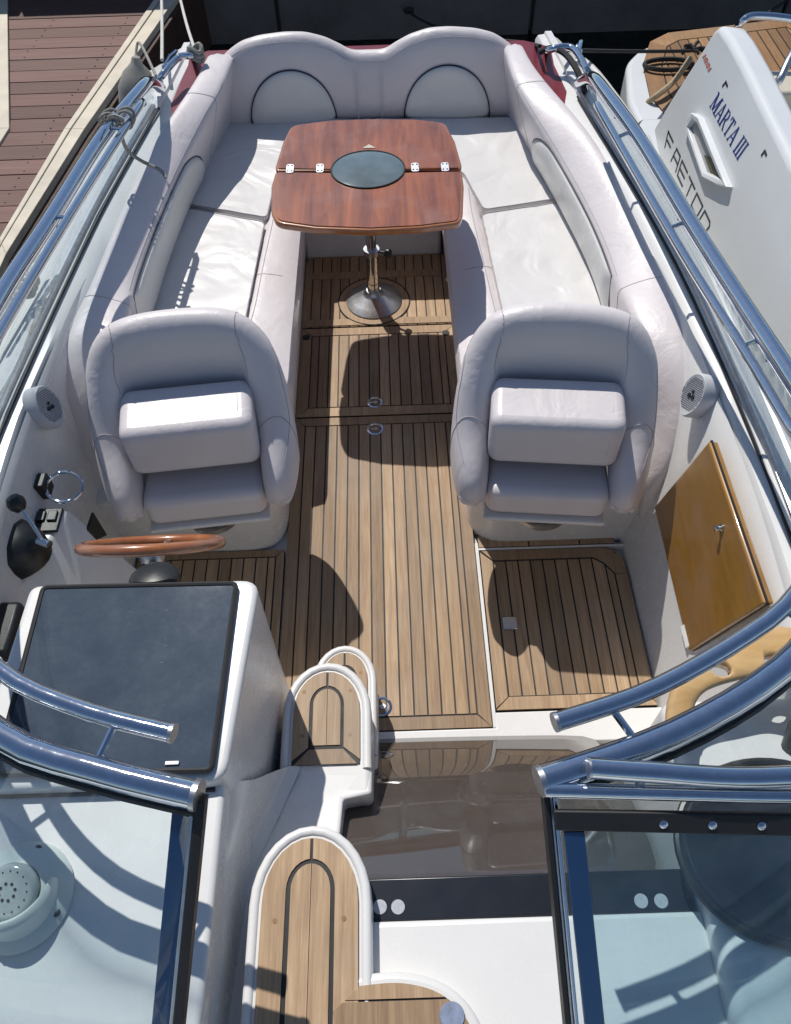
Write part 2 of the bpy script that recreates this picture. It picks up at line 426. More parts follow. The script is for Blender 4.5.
# ------------------------------------------------------------------ bookkeeping
def tag(o, label, cat, group=None, kind=None):
    if label: o['label'] = label
    if cat: o['category'] = cat
    if group: o['group'] = group
    if kind: o['kind'] = kind
    return o
def thing(name, label, cat, loc=(0, 0, 0), rz=0, group=None, local=False):
    o = bpy.data.objects.new(name, None); COL.objects.link(o); o.location = loc; o.rotation_euler = (0, 0, rz); o.empty_display_size = .1
    if local: o['local'] = 1
    return tag(o, label, cat, group)
def copy_tree(o, parent=None):
    c = o.copy(); COL.objects.link(c)
    if parent: c.parent = parent
    for ch in list(o.children): copy_tree(ch, c)
    return c
XC = -.074
V3 = lambda p, z: Vector((p[0], p[1], z))

# ================================================================== SETTING
WZ = -.42
o = mesh('water', [(-300, -300, WZ), (300, -300, WZ), (300, 300, WZ), (-300, 300, WZ)], [[0, 1, 2, 3]], M['water'], smooth=False); o['kind'] = 'structure'
# quay wall behind the sterns
qb = B(); x = -9.0
while x < 11:
    w = 2.05; qb.box((x, 7.0+random.uniform(0, .02), -2.2), (x+w-.03, 7.6, 1.1), 0, random.random()); x += w
qb.box((-9, 7.08, -2.2), (11, 7.62, 1.05)); 
tag(qb.build('quay_wall', M['wall'], smooth=False, bevel=.012), 'dark concrete quay wall with upright joints, behind the boats', 'wall')

# ---- jetty on the left
DZ = .10
jt = thing('wooden_jetty', 'brown plank jetty with cream edge boards left of the boat', 'jetty', (-3.0, 4.5, WZ))
e_in = [at(p[0], p[1], DZ) for p in ((200, -66), (155, 0), (65, 130), (0, 240))]
e_out = [at(p[0], p[1], DZ) for p in ((220, -66), (176, 0), (85, 131), (7, 256))]
e_in.append(e_in[-1]+Vector((-.06, -3.2, 0))); e_out.append(e_out[-1]+Vector((-.06, -3.2, 0)))
l_in = [at(p[0], p[1], DZ) for p in ((7, -66), (8, 0), (10, 130), (-14, 168))]
l_in.append(l_in[-1]+Vector((-1.2, -2.2, 0)))
l_out = [p+Vector((-.16, -.0, 0)) for p in l_in]
def edge_x(line, y):
    for a, c in zip(line, line[1:]):
        lo, hi = sorted((a.y, c.y))
        if lo <= y <= hi: return a.x+(c.x-a.x)*(y-a.y)/(c.y-a.y)
    return (line[0] if y > line[0].y else line[-1]).x
db = B(); y = .3
slope = -.02
while y < 6.9:
    w = .146
    xr0, xr1 = edge_x(e_in, y)-.004, edge_x(e_in, y+w)-.004
    xl0, xl1 = edge_x(l_in, y)+.004, edge_x(l_in, y+w)+.004
    if y < l_in[-2].y: xl0 = xl1 = -5.0
    db.prism([(xl0, y), (xr0, y), (xr1, y+w), (xl1, y+w)], DZ-.03, DZ+random.uniform(-.002, .001), 0, random.random())
    for xs_ in (xr0-.09, xr0-.62, xr0-1.15):
        if xs_ > xl0+.03:
            for dy_ in (.03, w-.03): db.lathe([(0, 0), (.006, 0), (.006, .0025), (0, .0025)], (xs_, y+dy_, DZ), (0, 0, 1), 8, 1)
    y += w+.008
db.build('deck_boards', [M['dock'], M['ink']], jt, smooth=False, bevel=.004)
def strip(b, A, C, z0, z1, lo=0, hi=1):
    for (a, a2), (c, c2) in zip(zip(A, A[1:]), zip(C, C[1:])):
        b.prism([a.lerp(c, lo)[:2], a2.lerp(c2, lo)[:2], a2.lerp(c2, hi)[:2], a.lerp(c, hi)[:2]], z0, z1)
tb = B(); strip(tb, e_in, e_out, DZ-.1, DZ+.012, 0, .30); strip(tb, e_in, e_out, DZ-.1, DZ+.014, .38, 1.0)
tb.build('edge_board', M['trim'], jt, smooth=False, bevel=.004)
tb = B(); strip(tb, e_in, e_out, DZ-.12, DZ-.004, .30, .38); strip(tb, e_in, [p+Vector((-.02, 0, 0)) for p in e_out], -.7, DZ-.11, .0, 1.0)
strip(tb, e_out, [p+Vector((.035, 0, 0)) for p in e_out], -.7, DZ-.03, 0, 1)
tb.build('fascia', M['fascia'], jt, smooth=False)
tb = B(); strip(tb, l_in, l_out, DZ-.1, DZ+.014, 0, .45); strip(tb, l_in, l_out, DZ-.1, DZ+.014, .55, 1)
tb.build('edge_board', M['trim'], jt, smooth=False, bevel=.004)

# ================================================================== THE BOAT
boat = thing('motorboat', 'white open motorboat seen from its foredeck, with teak sole and lilac vinyl upholstery', 'motorboat', (XC, 2, WZ))
P = boat
# ---- guide lines on both sides (aft to fore)
def px(line, zs): return [at(p[0], p[1], z) for p, z in zip(line, zs)]
baseL = [at(165, 92, .74)]+px([(148, 120), (92, 220), (4, 408)], (.77, .79, .80))+[Vector(p) for p in ((-1.235, 1.35, .80), (-1.2, .95, .815), (-1.13, .42, .845), (-.93, .10, .862), (-.70, .02, .862), (-.46, .0, .846))]
baseR = [at(574, 80, .74)]+px([(590, 110), (640, 190), (690, 280), (740, 390), (785, 500)], (.77, .79, .79, .80, .80))+[Vector(p) for p in ((1.09, .95, .815), (1.02, .42, .845), (.80, .10, .862), (.56, .02, .862), (.288, .0, .846))]
topL = [at(160, 88, .80)]+px([(150, 82), (140, 90), (100, 140), (50, 220), (0, 297)], (.93, .97, 1.02, 1.06, 1.10))+[Vector(p) for p in ((-1.16, 1.4, 1.16), (-1.1, 1.03, 1.20), (-.95, .73, 1.22), (-.74, .546, 1.23), (-.55, .475, 1.23), (-.365, .425, 1.23))]
topR = [at(580, 82, .80)]+px([(592, 78), (605, 92), (640, 140), (690, 222), (740, 300), (791, 378)], (.93, .97, 1.01, 1.05, 1.09, 1.14))+[Vector(p) for p in ((1.05, 1.15, 1.18), (.93, .84, 1.21), (.746, .643, 1.23), (.5, .51, 1.23), (.24, .43, 1.23))]
def resample(line, n):
    c = catmull(line, 10); d = [0]
    for a, b_ in zip(c, c[1:]): d.append(d[-1]+(b_-a).length)
    out = []; j = 0
    for i in range(n):
        t = d[-1]*i/(n-1)
        while j < len(d)-2 and d[j+1] < t: j += 1
        s = (t-d[j])/max(1e-9, d[j+1]-d[j]); out.append(c[j].lerp(c[j+1], s))
    return out
def at_y(line, y):
    for a, b_ in zip(line, line[1:]):
        lo, hi = sorted((a.y, b_.y))
        if lo <= y <= hi and hi > lo: return a.lerp(b_, (y-a.y)/(b_.y-a.y))
    return min(line, key=lambda p: abs(p.y-y)).copy()
# ---- hull
def hull_station(y, half, top):
    return [Vector((XC-half, y, top)), Vector((XC-half-.02, y, top-.12)), Vector((XC-half+.02, y, top-.5)), Vector((XC-half*.7, y, -.65)), Vector((XC, y, -.85)),
            Vector((XC+half*.7, y, -.65)), Vector((XC+half-.02, y, top-.5)), Vector((XC+half+.02, y, top-.12)), Vector((XC+half, y, top))]
st = [(4.36, 1.05, .66), (4.1, 1.14, .68), (3.3, 1.24, .71), (2.2, 1.27, .74), (1.0, 1.27, .77), (0, 1.22, .80), (-1.2, 1.0, .84), (-2.2, .62, .88), (-2.9, .12, .9)]
grid('hull', [hull_station(*s) for s in st], M['gel'], P, subsurf=1)
hb = B()
hb.tube(catmull([Vector((XC-s[1]-.015, s[0], s[2]-.03)) for s in st], 5), .022, 8); hb.build('rub_rail', M['gel'], P); hb = B(); hb.tube(catmull([Vector((XC+s[1]+.015, s[0], s[2]-.03)) for s in st], 5), .022, 8)
hb.build('rub_rail', M['gel'], P)
# transom and aft deck
boxo('transom', (XC-1.0, 4.27, -.7), (XC+1.0, 4.31, .60), M['gel'], P, .02)
boxo('swim_platform', (XC-.9, 4.31, -.25), (XC+.9, 4.55, -.18), M['gel'], P, .02)
# foredeck (under and ahead of the camera)
grid('foredeck', [[Vector((XC-s[1]+.0, s[0], s[2])), Vector((XC-s[1]*.5, s[0], s[2]+.02)), Vector((XC, s[0], s[2]+.03)), Vector((XC+s[1]*.5, s[0], s[2]+.02)), Vector((XC+s[1], s[0], s[2]))] for s in [(-.3, 1.2, .80)]+st[6:]], M['gel'], P, solid=.02)

# ---- side decks: strip from hull edge over the windscreen foot to the inner lip
def hull_edge(y, side):
    for a, b_ in zip(st, st[1:]):
        if b_[0] <= y <= a[0]:
            t = (y-a[0])/(b_[0]-a[0]); h = a[1]+(b_[1]-a[1])*t; z = a[2]+(b_[2]-a[2])*t; return Vector((XC+side*h, y, z))
    a = st[0]; return Vector((XC+side*a[1], y, a[2]))
OL = px([(206, 60), (200, 74), (177, 108), (150, 148), (116, 222), (93, 278), (72, 318), (58, 345), (58, 375), (61, 415), (68, 455), (84, 492)], (.80, .80, .785, .77, .76, .76, .76, .75, .70, .58, .45, .30))
IL = px([(230, 85), (222, 98), (203, 126), (182, 170), (153, 238), (135, 290), (132, 320), (118, 345), (108, 385), (104, 425), (106, 455), (112, 495)], (.79, .775, .72, .69, .69, .70, .74, .74, .68, .56, .43, .28))
BL = px([(240, 118), (228, 124), (212, 152), (195, 190), (172, 247), (155, 298), (150, 325), (135, 360), (122, 400), (118, 440), (116, 470), (118, 510)], (.46, .46, .46, .46, .46, .46, .46, .40, .32, .25, .18, .10))
OR = px([(526, 57), (534, 67), (561, 101), (598, 142), (645, 230), (672, 284), (683, 310), (689, 338), (688, 375), (686, 425), (676, 470), (650, 505)], (.80, .80, .785, .77, .76, .76, .76, .75, .70, .58, .45, .30))
IR = px([(510, 82), (516, 95), (534, 120), (559, 163), (594, 230), (612, 278), (622, 302), (635, 328), (648, 370), (655, 415), (648, 460), (638, 500)], (.79, .775, .72, .69, .69, .70, .74, .74, .68, .56, .43, .28))
BR = px([(500, 116), (513, 120), (530, 148), (550, 185), (578, 240), (598, 278), (604, 305), (615, 345), (630, 395), (640, 440), (642, 480), (636, 515)], (.46, .46, .46, .46, .46, .46, .46, .40, .32, .25, .18, .10))
def deck_in(side, p, y, w):
    lip = [p+Vector((-side*(w+.012), 0, -.02)), p+Vector((-side*(w+.012), 0, -.2))]
    if y < 1.75 or y > 3.62: return lip
    o_ = at_y(catmull(OL if side < 0 else OR, 6), y); z = min(p.z, max(o_.z, .70))
    t = min(1, max(0, (y-1.75)/.35))
    far = [Vector((o_.x-side*.03, y, z-.004)), Vector((o_.x-side*.03, y, z-.2))]
    return [a.lerp(c, t) for a, c in zip(lip, far)]
for side, base in ((-1, baseL), (1, baseR)):
    rows = []
    for y in [4.34, 4.2, 4.0, 3.75, 3.5, 3.2, 2.8, 2.4, 2.2, 2.05, 1.9, 1.75, 1.6, 1.2, .9, .6, .3]:
        p = at_y(base, min(y, 3.72)); 
        if y > 3.72: p = p+Vector((-side*.10*(y-3.72), 0, -.02*(y-3.72)))
        p.y = y
        e = hull_edge(y, side)
        if y < .9:
            p = Vector((XC+side*1.15, y, .8))
        w = .055
        rows.append([e, e.lerp(p, .6)+Vector((0, 0, .012)), p+Vector((side*.012, 0, .0)), p+Vector((side*.01, 0, .018)), p+Vector((-side*.022, 0, .018)), p+Vector((-side*.026, 0, .004)), p+Vector((-side*w, 0, 0))]+deck_in(side, p, y, w))
    grid('side_deck', rows, M['gel'], P, angle=50)
    # dark seal line and steel track along the windscreen foot
    b = B(); b.tube([p+Vector((-side*.03, 0, .012)) for p in resample(base, 60)[3:46]], .0055, 6); b.build('foot_seal', M['rubber'], P)
    b = B(); b.tube([p+Vector((-side*.006, 0, .022)) for p in resample(base, 60)[3:]], .011, 8); b.build('windscreen_track', M['dullsteel'], P)

# ---- windscreen (two curved wings), tubes and grab rails
thinL = px([(143, 103), (138, 108), (67, 220), (0, 333)], (.97, 1.0, 1.07, 1.12))+[Vector(p) for p in ((-1.09, 1.4, 1.18), (-1.03, 1.1, 1.22), (-.92, .83, 1.245), (-.764, .666, 1.25), (-.594, .583, 1.25), (-.417, .531, 1.25))]
thinR = px([(597, 105), (600, 110), (640, 180), (690, 265), (750, 360), (791, 430)], (.96, .97, 1.01, 1.04, 1.09, 1.13))+[Vector(p) for p in ((.97, 1.15, 1.2), (.885, .9, 1.235), (.775, .761, 1.25), (.652, .678, 1.25), (.459, .583, 1.25), (.277, .528, 1.25))]
for side, base, top, thin in ((-1, baseL, topL, thinL), (1, baseR, topR, thinR)):
    n = 60
    tp = resample(top, n); bs = resample(base, n)
    ws = grid('windscreen', [[b_+Vector((0, 0, .015)), b_.lerp(t, .5)+Vector((side*.012, 0, 0)), t] for b_, t in zip(bs[2:], tp[2:])], M['screen'], P, solid=.005)
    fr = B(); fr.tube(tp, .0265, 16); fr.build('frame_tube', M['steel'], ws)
    fr = B()
    # steel end cap and inner seal of the tube
    d = (tp[-1]-tp[-2]).normalized(); fr.tube([tp[-1]-d*.004, tp[-1]+d*.006], .0285, 16); fr.build('end_cap', M['dullsteel'], ws)
    sl = B(); sl.tube([t.lerp(b_, .045)+Vector((0, -.004, -.01)) for t, b_ in zip(tp[3:], bs[3:])], .009, 6); sl.build('glass_seal', M['rubber'], ws)
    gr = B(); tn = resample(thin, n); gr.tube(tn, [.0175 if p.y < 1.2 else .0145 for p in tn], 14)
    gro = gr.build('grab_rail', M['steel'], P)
    d = (tn[-1]-tn[-2]).normalized(); eb = B(); eb.tube([tn[-1]-d*.003, tn[-1]+d*.004], .0185, 14); eb.build('end_cap', M['dullsteel'], gro)
    for k in ((6, 18, 30, 41, 49, 57)):
        sb = B(); a = tn[k]; c = min(tp, key=lambda p: (p-a).length); sb.tube([a, a.lerp(c, .5), c], .0075, 8)
        sb.build('rail_bracket', M['steel'], gro)
    for k in (10, 22, 34, 44, 52, 56):                        # clips hanging under the big tube
        sb = B(); a = tp[k]+Vector((0, 0, -.024)); sb.lathe([(.0, -.014), (.009, -.012), (.007, .0), (.012, .004), (.012, .01)], a, (0, 0, 1), 10)
        sb.build('tube_clip', M['rubber'], ws)
# left wing: upright at the walk-through
def post(name, top, bot, w, mats, parent, off):
    t = Vector(top); b_ = Vector(bot); d = (b_-t).normalized(); nrm_ = d.cross(Vector((1, 0, 0))).normalized()
    bb = B()
    for i, (x0, x1, h) in enumerate(off):
        q = []
        for hh in (-h, h):
            q += [t+Vector((x0, 0, 0))+nrm_*hh, t+Vector((x1, 0, 0))+nrm_*hh, b_+Vector((x1, 0, 0))+nrm_*hh, b_+Vector((x0, 0, 0))+nrm_*hh]
        bb.add(q, [[0, 1, 2, 3], [7, 6, 5, 4], [0, 4, 5, 1], [1, 5, 6, 2], [2, 6, 7, 3], [3, 7, 4, 0]], i)
    return bb.build(name, mats, parent, bevel=.002, seg=2)
tL = Vector((-.375, .425, 1.215)); bL = Vector((-.46, .0, .846))
tR = Vector((.245, .425, 1.215)); bR = Vector((.288, .0, .846))
post('windscreen_post', tL, bL, 0, [M['blue'], M['dullsteel'], M['rubber']], P, [(-.033, .0, .006), (.0, .008, .012), (.008, .026, .016)])
post('windscreen_post', tR+Vector((0, 0, 0)), bR, 0, [M['rubber'], M['dullsteel'], M['steel']], P, [(-.004, .006, .02), (.006, .012, .016), (.012, .02, .022)])
# ---- walk-through door of the windscreen, folded open over the right wing
dt0, dt1 = Vector((.264, .392, 1.222)), Vector((.90, .362, 1.222))
db0, db1 = Vector((.312, .015, .90)), Vector((.93, -.015, .90))
wd = thing('windscreen_door', None, None); COL.objects.unlink(wd); bpy.data.objects.remove(wd)
rows = [[dt0.lerp(db0, t), dt0.lerp(dt1, .5).lerp(db0.lerp(db1, .5), t)+Vector((0, -.012, .01)), dt1.lerp(db1, t)] for t in (0, .33, .66, 1)]
wd = grid('windscreen_door', rows, M['doorglass'], P, solid=.006, subsurf=1)
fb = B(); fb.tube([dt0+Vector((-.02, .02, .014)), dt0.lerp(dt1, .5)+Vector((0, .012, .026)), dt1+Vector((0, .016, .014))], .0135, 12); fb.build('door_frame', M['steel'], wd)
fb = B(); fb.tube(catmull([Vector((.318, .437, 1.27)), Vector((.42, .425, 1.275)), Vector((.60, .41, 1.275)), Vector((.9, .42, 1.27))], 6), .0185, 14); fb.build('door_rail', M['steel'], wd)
fb = B(); fb.tube([Vector((.316, .437, 1.27)), Vector((.320, .437, 1.27))], .0195, 14); fb.build('end_cap', M['dullsteel'], wd); fb = B(); fb.tube([Vector((.41, .425, 1.27)), Vector((.405, .412, 1.245))], .008, 8, 0); fb.build('rail_bracket', M['dullsteel'], wd)
sealb = B()
dn = (db0-dt0).normalized(); upn = dn.cross(Vector((1, 0, 0))).normalized()
if upn.z < 0: upn = -upn
a0, a1 = dt0+dn*.006, dt1+dn*.006
q = []
for h in (.002, .014):
    q += [a0+upn*h+Vector((-.01, 0, 0)), a1+upn*h, a1+upn*h+dn*.042, a0+upn*h+dn*.036+Vector((-.01, 0, 0))]
sealb.add(q, [[0, 1, 2, 3], [7, 6, 5, 4], [0, 4, 5, 1], [1, 5, 6, 2], [2, 6, 7, 3], [3, 7, 4, 0]]); sealb.build('door_seal', M['rubber'], wd, bevel=.003)
for k in range(6):
    sc_ = B(); c = a0.lerp(a1, (.175+.083*k)/.638)+dn*.020+upn*.0145; sc_.lathe([(.0, 0), (.0075, 0), (.0075, .003), (.004, .005), (0, .005)], c, upn, 12)
    sc_.build('seal_screw', M['steel'], wd)
q = []
for h in (.003, .011):
    q += [a0+dn*.040+upn*h+Vector((.004, 0, 0)), a0+dn*.040+upn*h+Vector((.040, 0, 0)), db0+upn*h+Vector((.036, 0, 0)), db0+upn*h]
bs_ = B(); bs_.add(q, [[0, 1, 2, 3], [7, 6, 5, 4], [0, 4, 5, 1], [1, 5, 6, 2], [2, 6, 7, 3], [3, 7, 4, 0]]); bs_.build('blue_edge_strip', M['blue'], wd, bevel=.002)

# ---- cockpit sole and liner
boxo('cockpit_sole', (XC-1.05, .2, -.08), (XC+1.05, 4.2, -.034), M['gel'], P, 0)
sill = [(-.10, .93), (.93, .93), (.93, 1.04), (.318, 1.04), (.318, .985), (-.10, .985)]
prism('sole_sill', sill, -.034, .002, M['gel'], P, .004)
rimb = B()
rimb.box((.309, .985, -.034), (.322, 1.74, .003)); rimb.box((.322, 1.705, -.034), (.93, 1.715, .003));
rimb.build('sole_rim', M['gel'], P, bevel=.002)
# right side liner with the recess of the locker door
def liner(side, xs, ys, extra=None):
    rows = []
    for y in ys:
        b_ = at_y(baseL if side < 0 else baseR, y) if y > .9 else Vector((XC+side*1.15, y, .8))
        top = b_.x-side*.067
        rows.append([Vector((xs[0], y, -.03)), Vector((xs[0]+side*.012, y, .06)), Vector((xs[1], y, .30)), Vector((xs[2], y, .55)), Vector((xs[3], y, .70)), Vector((top-side*.02, y, .76)), Vector((top, y, .79))])
    grid('side_liner', rows, M['gel'], P, solid=0, subsurf=1)
liner(1, (.888, .945, .970, .990), (2.5, 2.1, 1.8, 1.5, 1.2, .9, .7))
liner(-1, (-1.03, -1.08, -1.12, -1.15), (2.5, 2.1, 1.8, 1.5, 1.2, .9, .7))
# ---- upholstered coamings
def smoothline(pts): return catmull(pts, 8)
def coaming(side, O, I, Bm, ys, padrange):
    O, I, Bm = smoothline(O), smoothline(I), smoothline(Bm)
    rings = []
    for k, y in enumerate(ys):
        o_, i_, b_ = at_y(O, y), at_y(I, y), at_y(Bm, y)
        s = -side                                     # direction towards the cockpit
        o_ = Vector((o_.x, y, o_.z)); i_ = Vector((i_.x, y, i_.z)); b_ = Vector((b_.x, y, b_.z))
        w = abs(i_.x-o_.x)
        rings.append([Vector((o_.x-s*.004, y, max(.0, o_.z-.35))), Vector((o_.x, y, o_.z-.02)), Vector((o_.x+s*.003, y, o_.z+.012)), Vector((o_.x+s*w*.30, y, o_.z+.016)), Vector((i_.x-s*w*.22, y, i_.z*.72+o_.z*.28+.016)),
                      Vector((i_.x-s*.004, y, i_.z+.006)), i_.lerp(b_, .12), i_.lerp(b_, .5)+Vector((s*.008, 0, 0)), b_+Vector((0, 0, .0)), Vector((b_.x, y, max(-.02, b_.z-.4))), Vector((o_.x, y, max(-.02, o_.z-.6)))])
    c = loft('coaming_bolster', rings, M['vinyl'], P, 2)
    c['y0'], c['y1'] = padrange
    return c, O, I, Bm
ys = [4.22, 3.98, 3.7, 3.4, 3.1, 2.8, 2.55, 2.4, 2.25, 2.1, 1.98, 1.88, 1.78, 1.70]
coaming(-1, OL, IL, BL, ys, (3.62, 2.44))
coaming(1, OR, IR, BR, ys, (3.66, 2.48))
# ---- aft backrest: two humps with pale arched pads
yb = 4.10
BX = -.062
def back_top(x):
    u = abs(x-BX)
    pts = [(0, .77), (.075, .77), (.095, .776), (.15, .81), (.22, .843), (.31, .866), (.40, .870), (.52, .862), (.61, .842), (.69, .80), (.745, .75)]
    for (a, za), (c, zc) in zip(pts, pts[1:]):
        if a <= u <= c:
            t = (u-a)/(c-a); t = t*t*(3-2*t)*.4+t*.6; return za+(zc-za)*t
    return pts[-1][1]
rings = []
for k in range(45):
    x = BX-.745+1.49*k/44; zt = back_top(x); yy = yb+.02*cos((x-BX)*2.4)
    rings.append([Vector((x, yy-.02, .40)), Vector((x, yy-.03, .55)), Vector((x, yy-.005, zt-.12)), Vector((x, yy+.012, zt-.04)), Vector((x, yy+.05, zt)), Vector((x, yy+.10, zt-.01)), Vector((x, yy+.14, zt-.06)), Vector((x, yy+.15, .40))])
bk = loft('aft_backrest', rings, M['vinyl'], P, 1)
for sgn in (-1, 1):
    poly = []
    cx = BX+sgn*.395
    for k in range(25):
        a = pi*k/24; poly.append((cx+.205*cos(a)*(1+.08*(1-sin(a))), .445+.275*sin(a)**.75))
    v = []; f = []; n = len(poly)
    def yf(x, z): 
        zt = back_top(x); return yb+.02*cos((x-BX)*2.4)-.03+.025*max(0, (z-.55)/(zt-.12-.55)) if z > .55 else yb+.02*cos((x-BX)*2.4)-.02-.01*(z-.40)/.15
    cz = .56
    for sc, dd in ((1.0, .006), (1.0, -.008), (.93, -.018), (.75, -.024), (.4, -.026)):
        for (x, z) in poly: v.append((cx+(x-cx)*sc, yf(x, z)+dd, cz+(z-cz)*sc))
    for i in range(4):
        for k in range(n): f.append([i*n+k, i*n+(k+1) % n, (i+1)*n+(k+1) % n, (i+1)*n+k])
    f.append([4*n+k for k in range(n)])
    pd = mesh('back_pad', v, f, M['pad'], bk, subsurf=1, angle=80)
    pb = B(); pb.tube([(x, yf(x, z)-.003, z) for x, z in poly], .0042, 6); pb.build('pad_piping', M['piping'], bk)
for sx in (BX-.062, BX+.062):
    b = B(); b.tube([(sx, yb+.02-.034, .46), (sx, yb+.02-.032, .56), (sx, yb+.012, .70), (sx, yb+.03, .737)], .003, 6); b.build('seam', M['vinyl'], bk)
# maroon engine cover behind the backrest and along the corners
mc = [(XC-1.0, 3.60), (XC-.90, 3.56), (XC-.74, 4.20), (XC+.74, 4.20), (XC+.88, 3.56), (XC+1.0, 3.60), (XC+.95, 4.20), (XC+.80, 4.29), (XC-.80, 4.29), (XC-.93, 4.20)]
prism('engine_cover', mc, .45, .748, M['maroon'], P, .02)
# ---- lounge base: U-shaped vinyl moulding under the cushions
SZ = .46
seamL = [at(p[0], p[1], .455) for p in ((240, 330), (247, 305), (256, 262), (265, 222))]
seamR = [at(p[0], p[1], .455) for p in ((506, 320), (501, 300), (490, 255), (480, 214))]
def lounge(seam, floor_x, outer_x, side):
    rings = []
    S = [seam[0]+Vector((0, -.30, 0))]+seam+[seam[-1]+Vector((-side*.02, .35, 0))]
    for p in catmull(S, 5):
        s = -side; y = p.y
        rings.append([Vector((p.x-s*.03, y, -.03)), Vector((p.x-s*.03, y, .40)), Vector((p.x+s*.0, y, .455)), Vector((p.x+s*.035, y, .465)), Vector((p.x+s*.095, y, .455)), Vector((floor_x+s*.046, y, .43)), Vector((floor_x+s*.034, y, .34)), Vector((floor_x+s*.004, y, .12)), Vector((floor_x, y, -.03))])
    return loft('lounge_front', rings, M['vinyl'], P, 1)
lounge(seamL, -.425, 0, -1); lounge(seamR, .30, 0, 1)
kick = [(XC-.36, 3.59), (XC-.31, 3.59), (XC+.31, 3.59), (XC+.36, 3.59), (XC+.38, 4.0), (XC-.38, 4.0)]
prism('kick_panel', kick, -.03, .40, M['gel'], P, .02)
prism('bench_front', [(XC-.42, 3.50), (XC+.42, 3.50), (XC+.44, 3.75), (XC-.44, 3.75)], .34, .455, M['vinyl'], P, .035, 4)
boxo('seat_locker', (XC-.92, 2.2, -.03), (XC-.47, 4.05, .36), M['gel'], P, .01)
boxo('seat_locker', (XC+.50, 2.2, -.03), (XC+.92, 4.05, .36), M['gel'], P, .01)
# small black speaker on the right lounge front
spk = at(450, 273, .22)
b = B(); b.lathe([(0, -.03), (.07, -.03), (.07, .012), (.05, .018), (0, .018)], spk, (-1, 0, .1), 24, 0, .55, 1.0); sp = b.build('lounge_speaker', M['gel'], P)
b = B(); b.lathe([(0, .017), (.05, .017), (.05, .022), (0, .022)], spk, (-1, 0, .1), 24, 0, .55, 1.0); b.build('grille', M['black'], sp)

# ---- helm seat plinths
for x0, x1 in ((XC-1.05, -.435), (.285, XC+1.03)):
    pl = roundpoly([(x0, 1.745), (x1, 1.745), (x1, 2.32), (x0, 2.32)], [.02, .16, .1, .02] if x0 < 0 else [.16, .02, .02, .1], 8)
    prism('seat_plinth', pl, -.03, .335, M['gel'], P, .03, 4)

# ---- helm console
cons = roundpoly([(-.962, .55), (-.392, .55), (-.352, 1.066), (-.942, 1.070)], [.02, .05, .05, .03], 5)
cs = prism('helm_console', cons, -.03, .896, M['gel'], P, .028, 5)
pg = [at(p[0], p[1], .91) for p in ((43, 587), (236, 583), (211, 770), (-6, 774))]
gp = prism('instrument_cover', roundpoly([p[:2] for p in pg], .015), .885, .909, M['podglass'], P, .003, 2)
rb = B(); q = [V3(p, .907) for p in roundpoly([p[:2] for p in pg], .015)]; rb.tube(q, .007, 8, closed=True); rb.build('cover_seal', M['rubber'], gp)
for p_ in ((172, 763), (95, 767), (40, 770)):
    hb_ = B(); c = at(p_[0], p_[1], .912); hb_.box((c.x-.016, c.y-.005, .907), (c.x+.016, c.y+.005, .914))
    hb_.build('cover_hinge', M['dullsteel'], gp, bevel=.002)
# dash shelf left of the walk-through (under the windscreen)
dl = roundpoly([(XC-1.17, -.3), (-.42, -.3), (-.40, .2), (-.40, .565), (XC-1.17, .62)], [.02, .02, .1, .02, .02], 5)
prism('dash', dl, .2, .855, M['gel'], P, .03, 5)
# curved fairings between dash and steps
ed_top = [at(p[0], p[1], .86) for p in ((214, 778), (206, 830), (201, 900), (198, 980), (196, 1080))]
ed_bot = [at(288, 766, .40), at(262, 822, .43), at(222, 905, .50), at(205, 970, .55), at(196, 1080, .62)]
A_, B_ = catmull(ed_top, 4), catmull(ed_bot, 4); fr_rows = []
for k, (a, c) in enumerate(zip(A_, B_)):
    u = k/(len(A_)-1); w1 = .022*sin(3.1*u+.5)
    fr_rows.append([a+Vector((-.05, 0, -.01)), a+Vector((-.006, 0, -.002)), a+Vector((.012, 0, -.02)), a.lerp(c, .2)+Vector((.02+w1, .0, -.05)), a.lerp(c, .5)+Vector((-.006+w1, 0, -.05)), a.lerp(c, .8)+Vector((-.012, 0, -.03)), c+Vector((.004, 0, .002)), c+Vector((.04, 0, .004))])
grid('dash_fairing', fr_rows, M['gel'], P, subsurf=2)
b = B(); b.tube([Vector((-.95, .547, .858)), Vector((-.42, .547, .858))], .005, 6); b.build('dash_gasket', M['rubber'], P)
# steering wheel
wc = at(152, 545, .80)+Vector((0, 0, 0)); ax = Vector((0, sin(radians(52)), cos(radians(52))))
wb = B(); u_ = Vector((1, 0, 0)); w_ = ax.cross(u_).normalized()
ring = [wc+u_*.186*cos(2*pi*k/48)+w_*.186*sin(2*pi*k/48) for k in range(48)]
wb.tube(ring, .0165, 12, closed=True); sw = wb.build('steering_wheel', M['wheelwood'], P)
wb = B()
for a in (90, 210, 330):
    e = wc+u_*.19*cos(radians(a))+w_*.19*sin(radians(a)); wb.tube([wc-ax*.03, e], .008, 8)
wb.lathe([(0, -.05), (.03, -.05), (.035, -.03), (.03, -.015), (0, -.01)], wc, ax, 20); wb.build('spokes', M['dullsteel'], sw)
wb = B(); wb.lathe([(.05, -.30), (.05, -.12), (.055, -.11), (.045, -.09), (.034, -.05), (0, -.05)], wc, Vector((0, .55, .83)), 24); wb.build('steering_boot', M['black'], sw)
wb = B(); cpos = at(154, 578, .84); wb.lathe([(.0, -.03), (.066, -.03), (.066, 0), (.05, .01), (0, .01)], cpos, (0, .3, 1), 24); wb.build('steering_bezel', M['black'], sw)
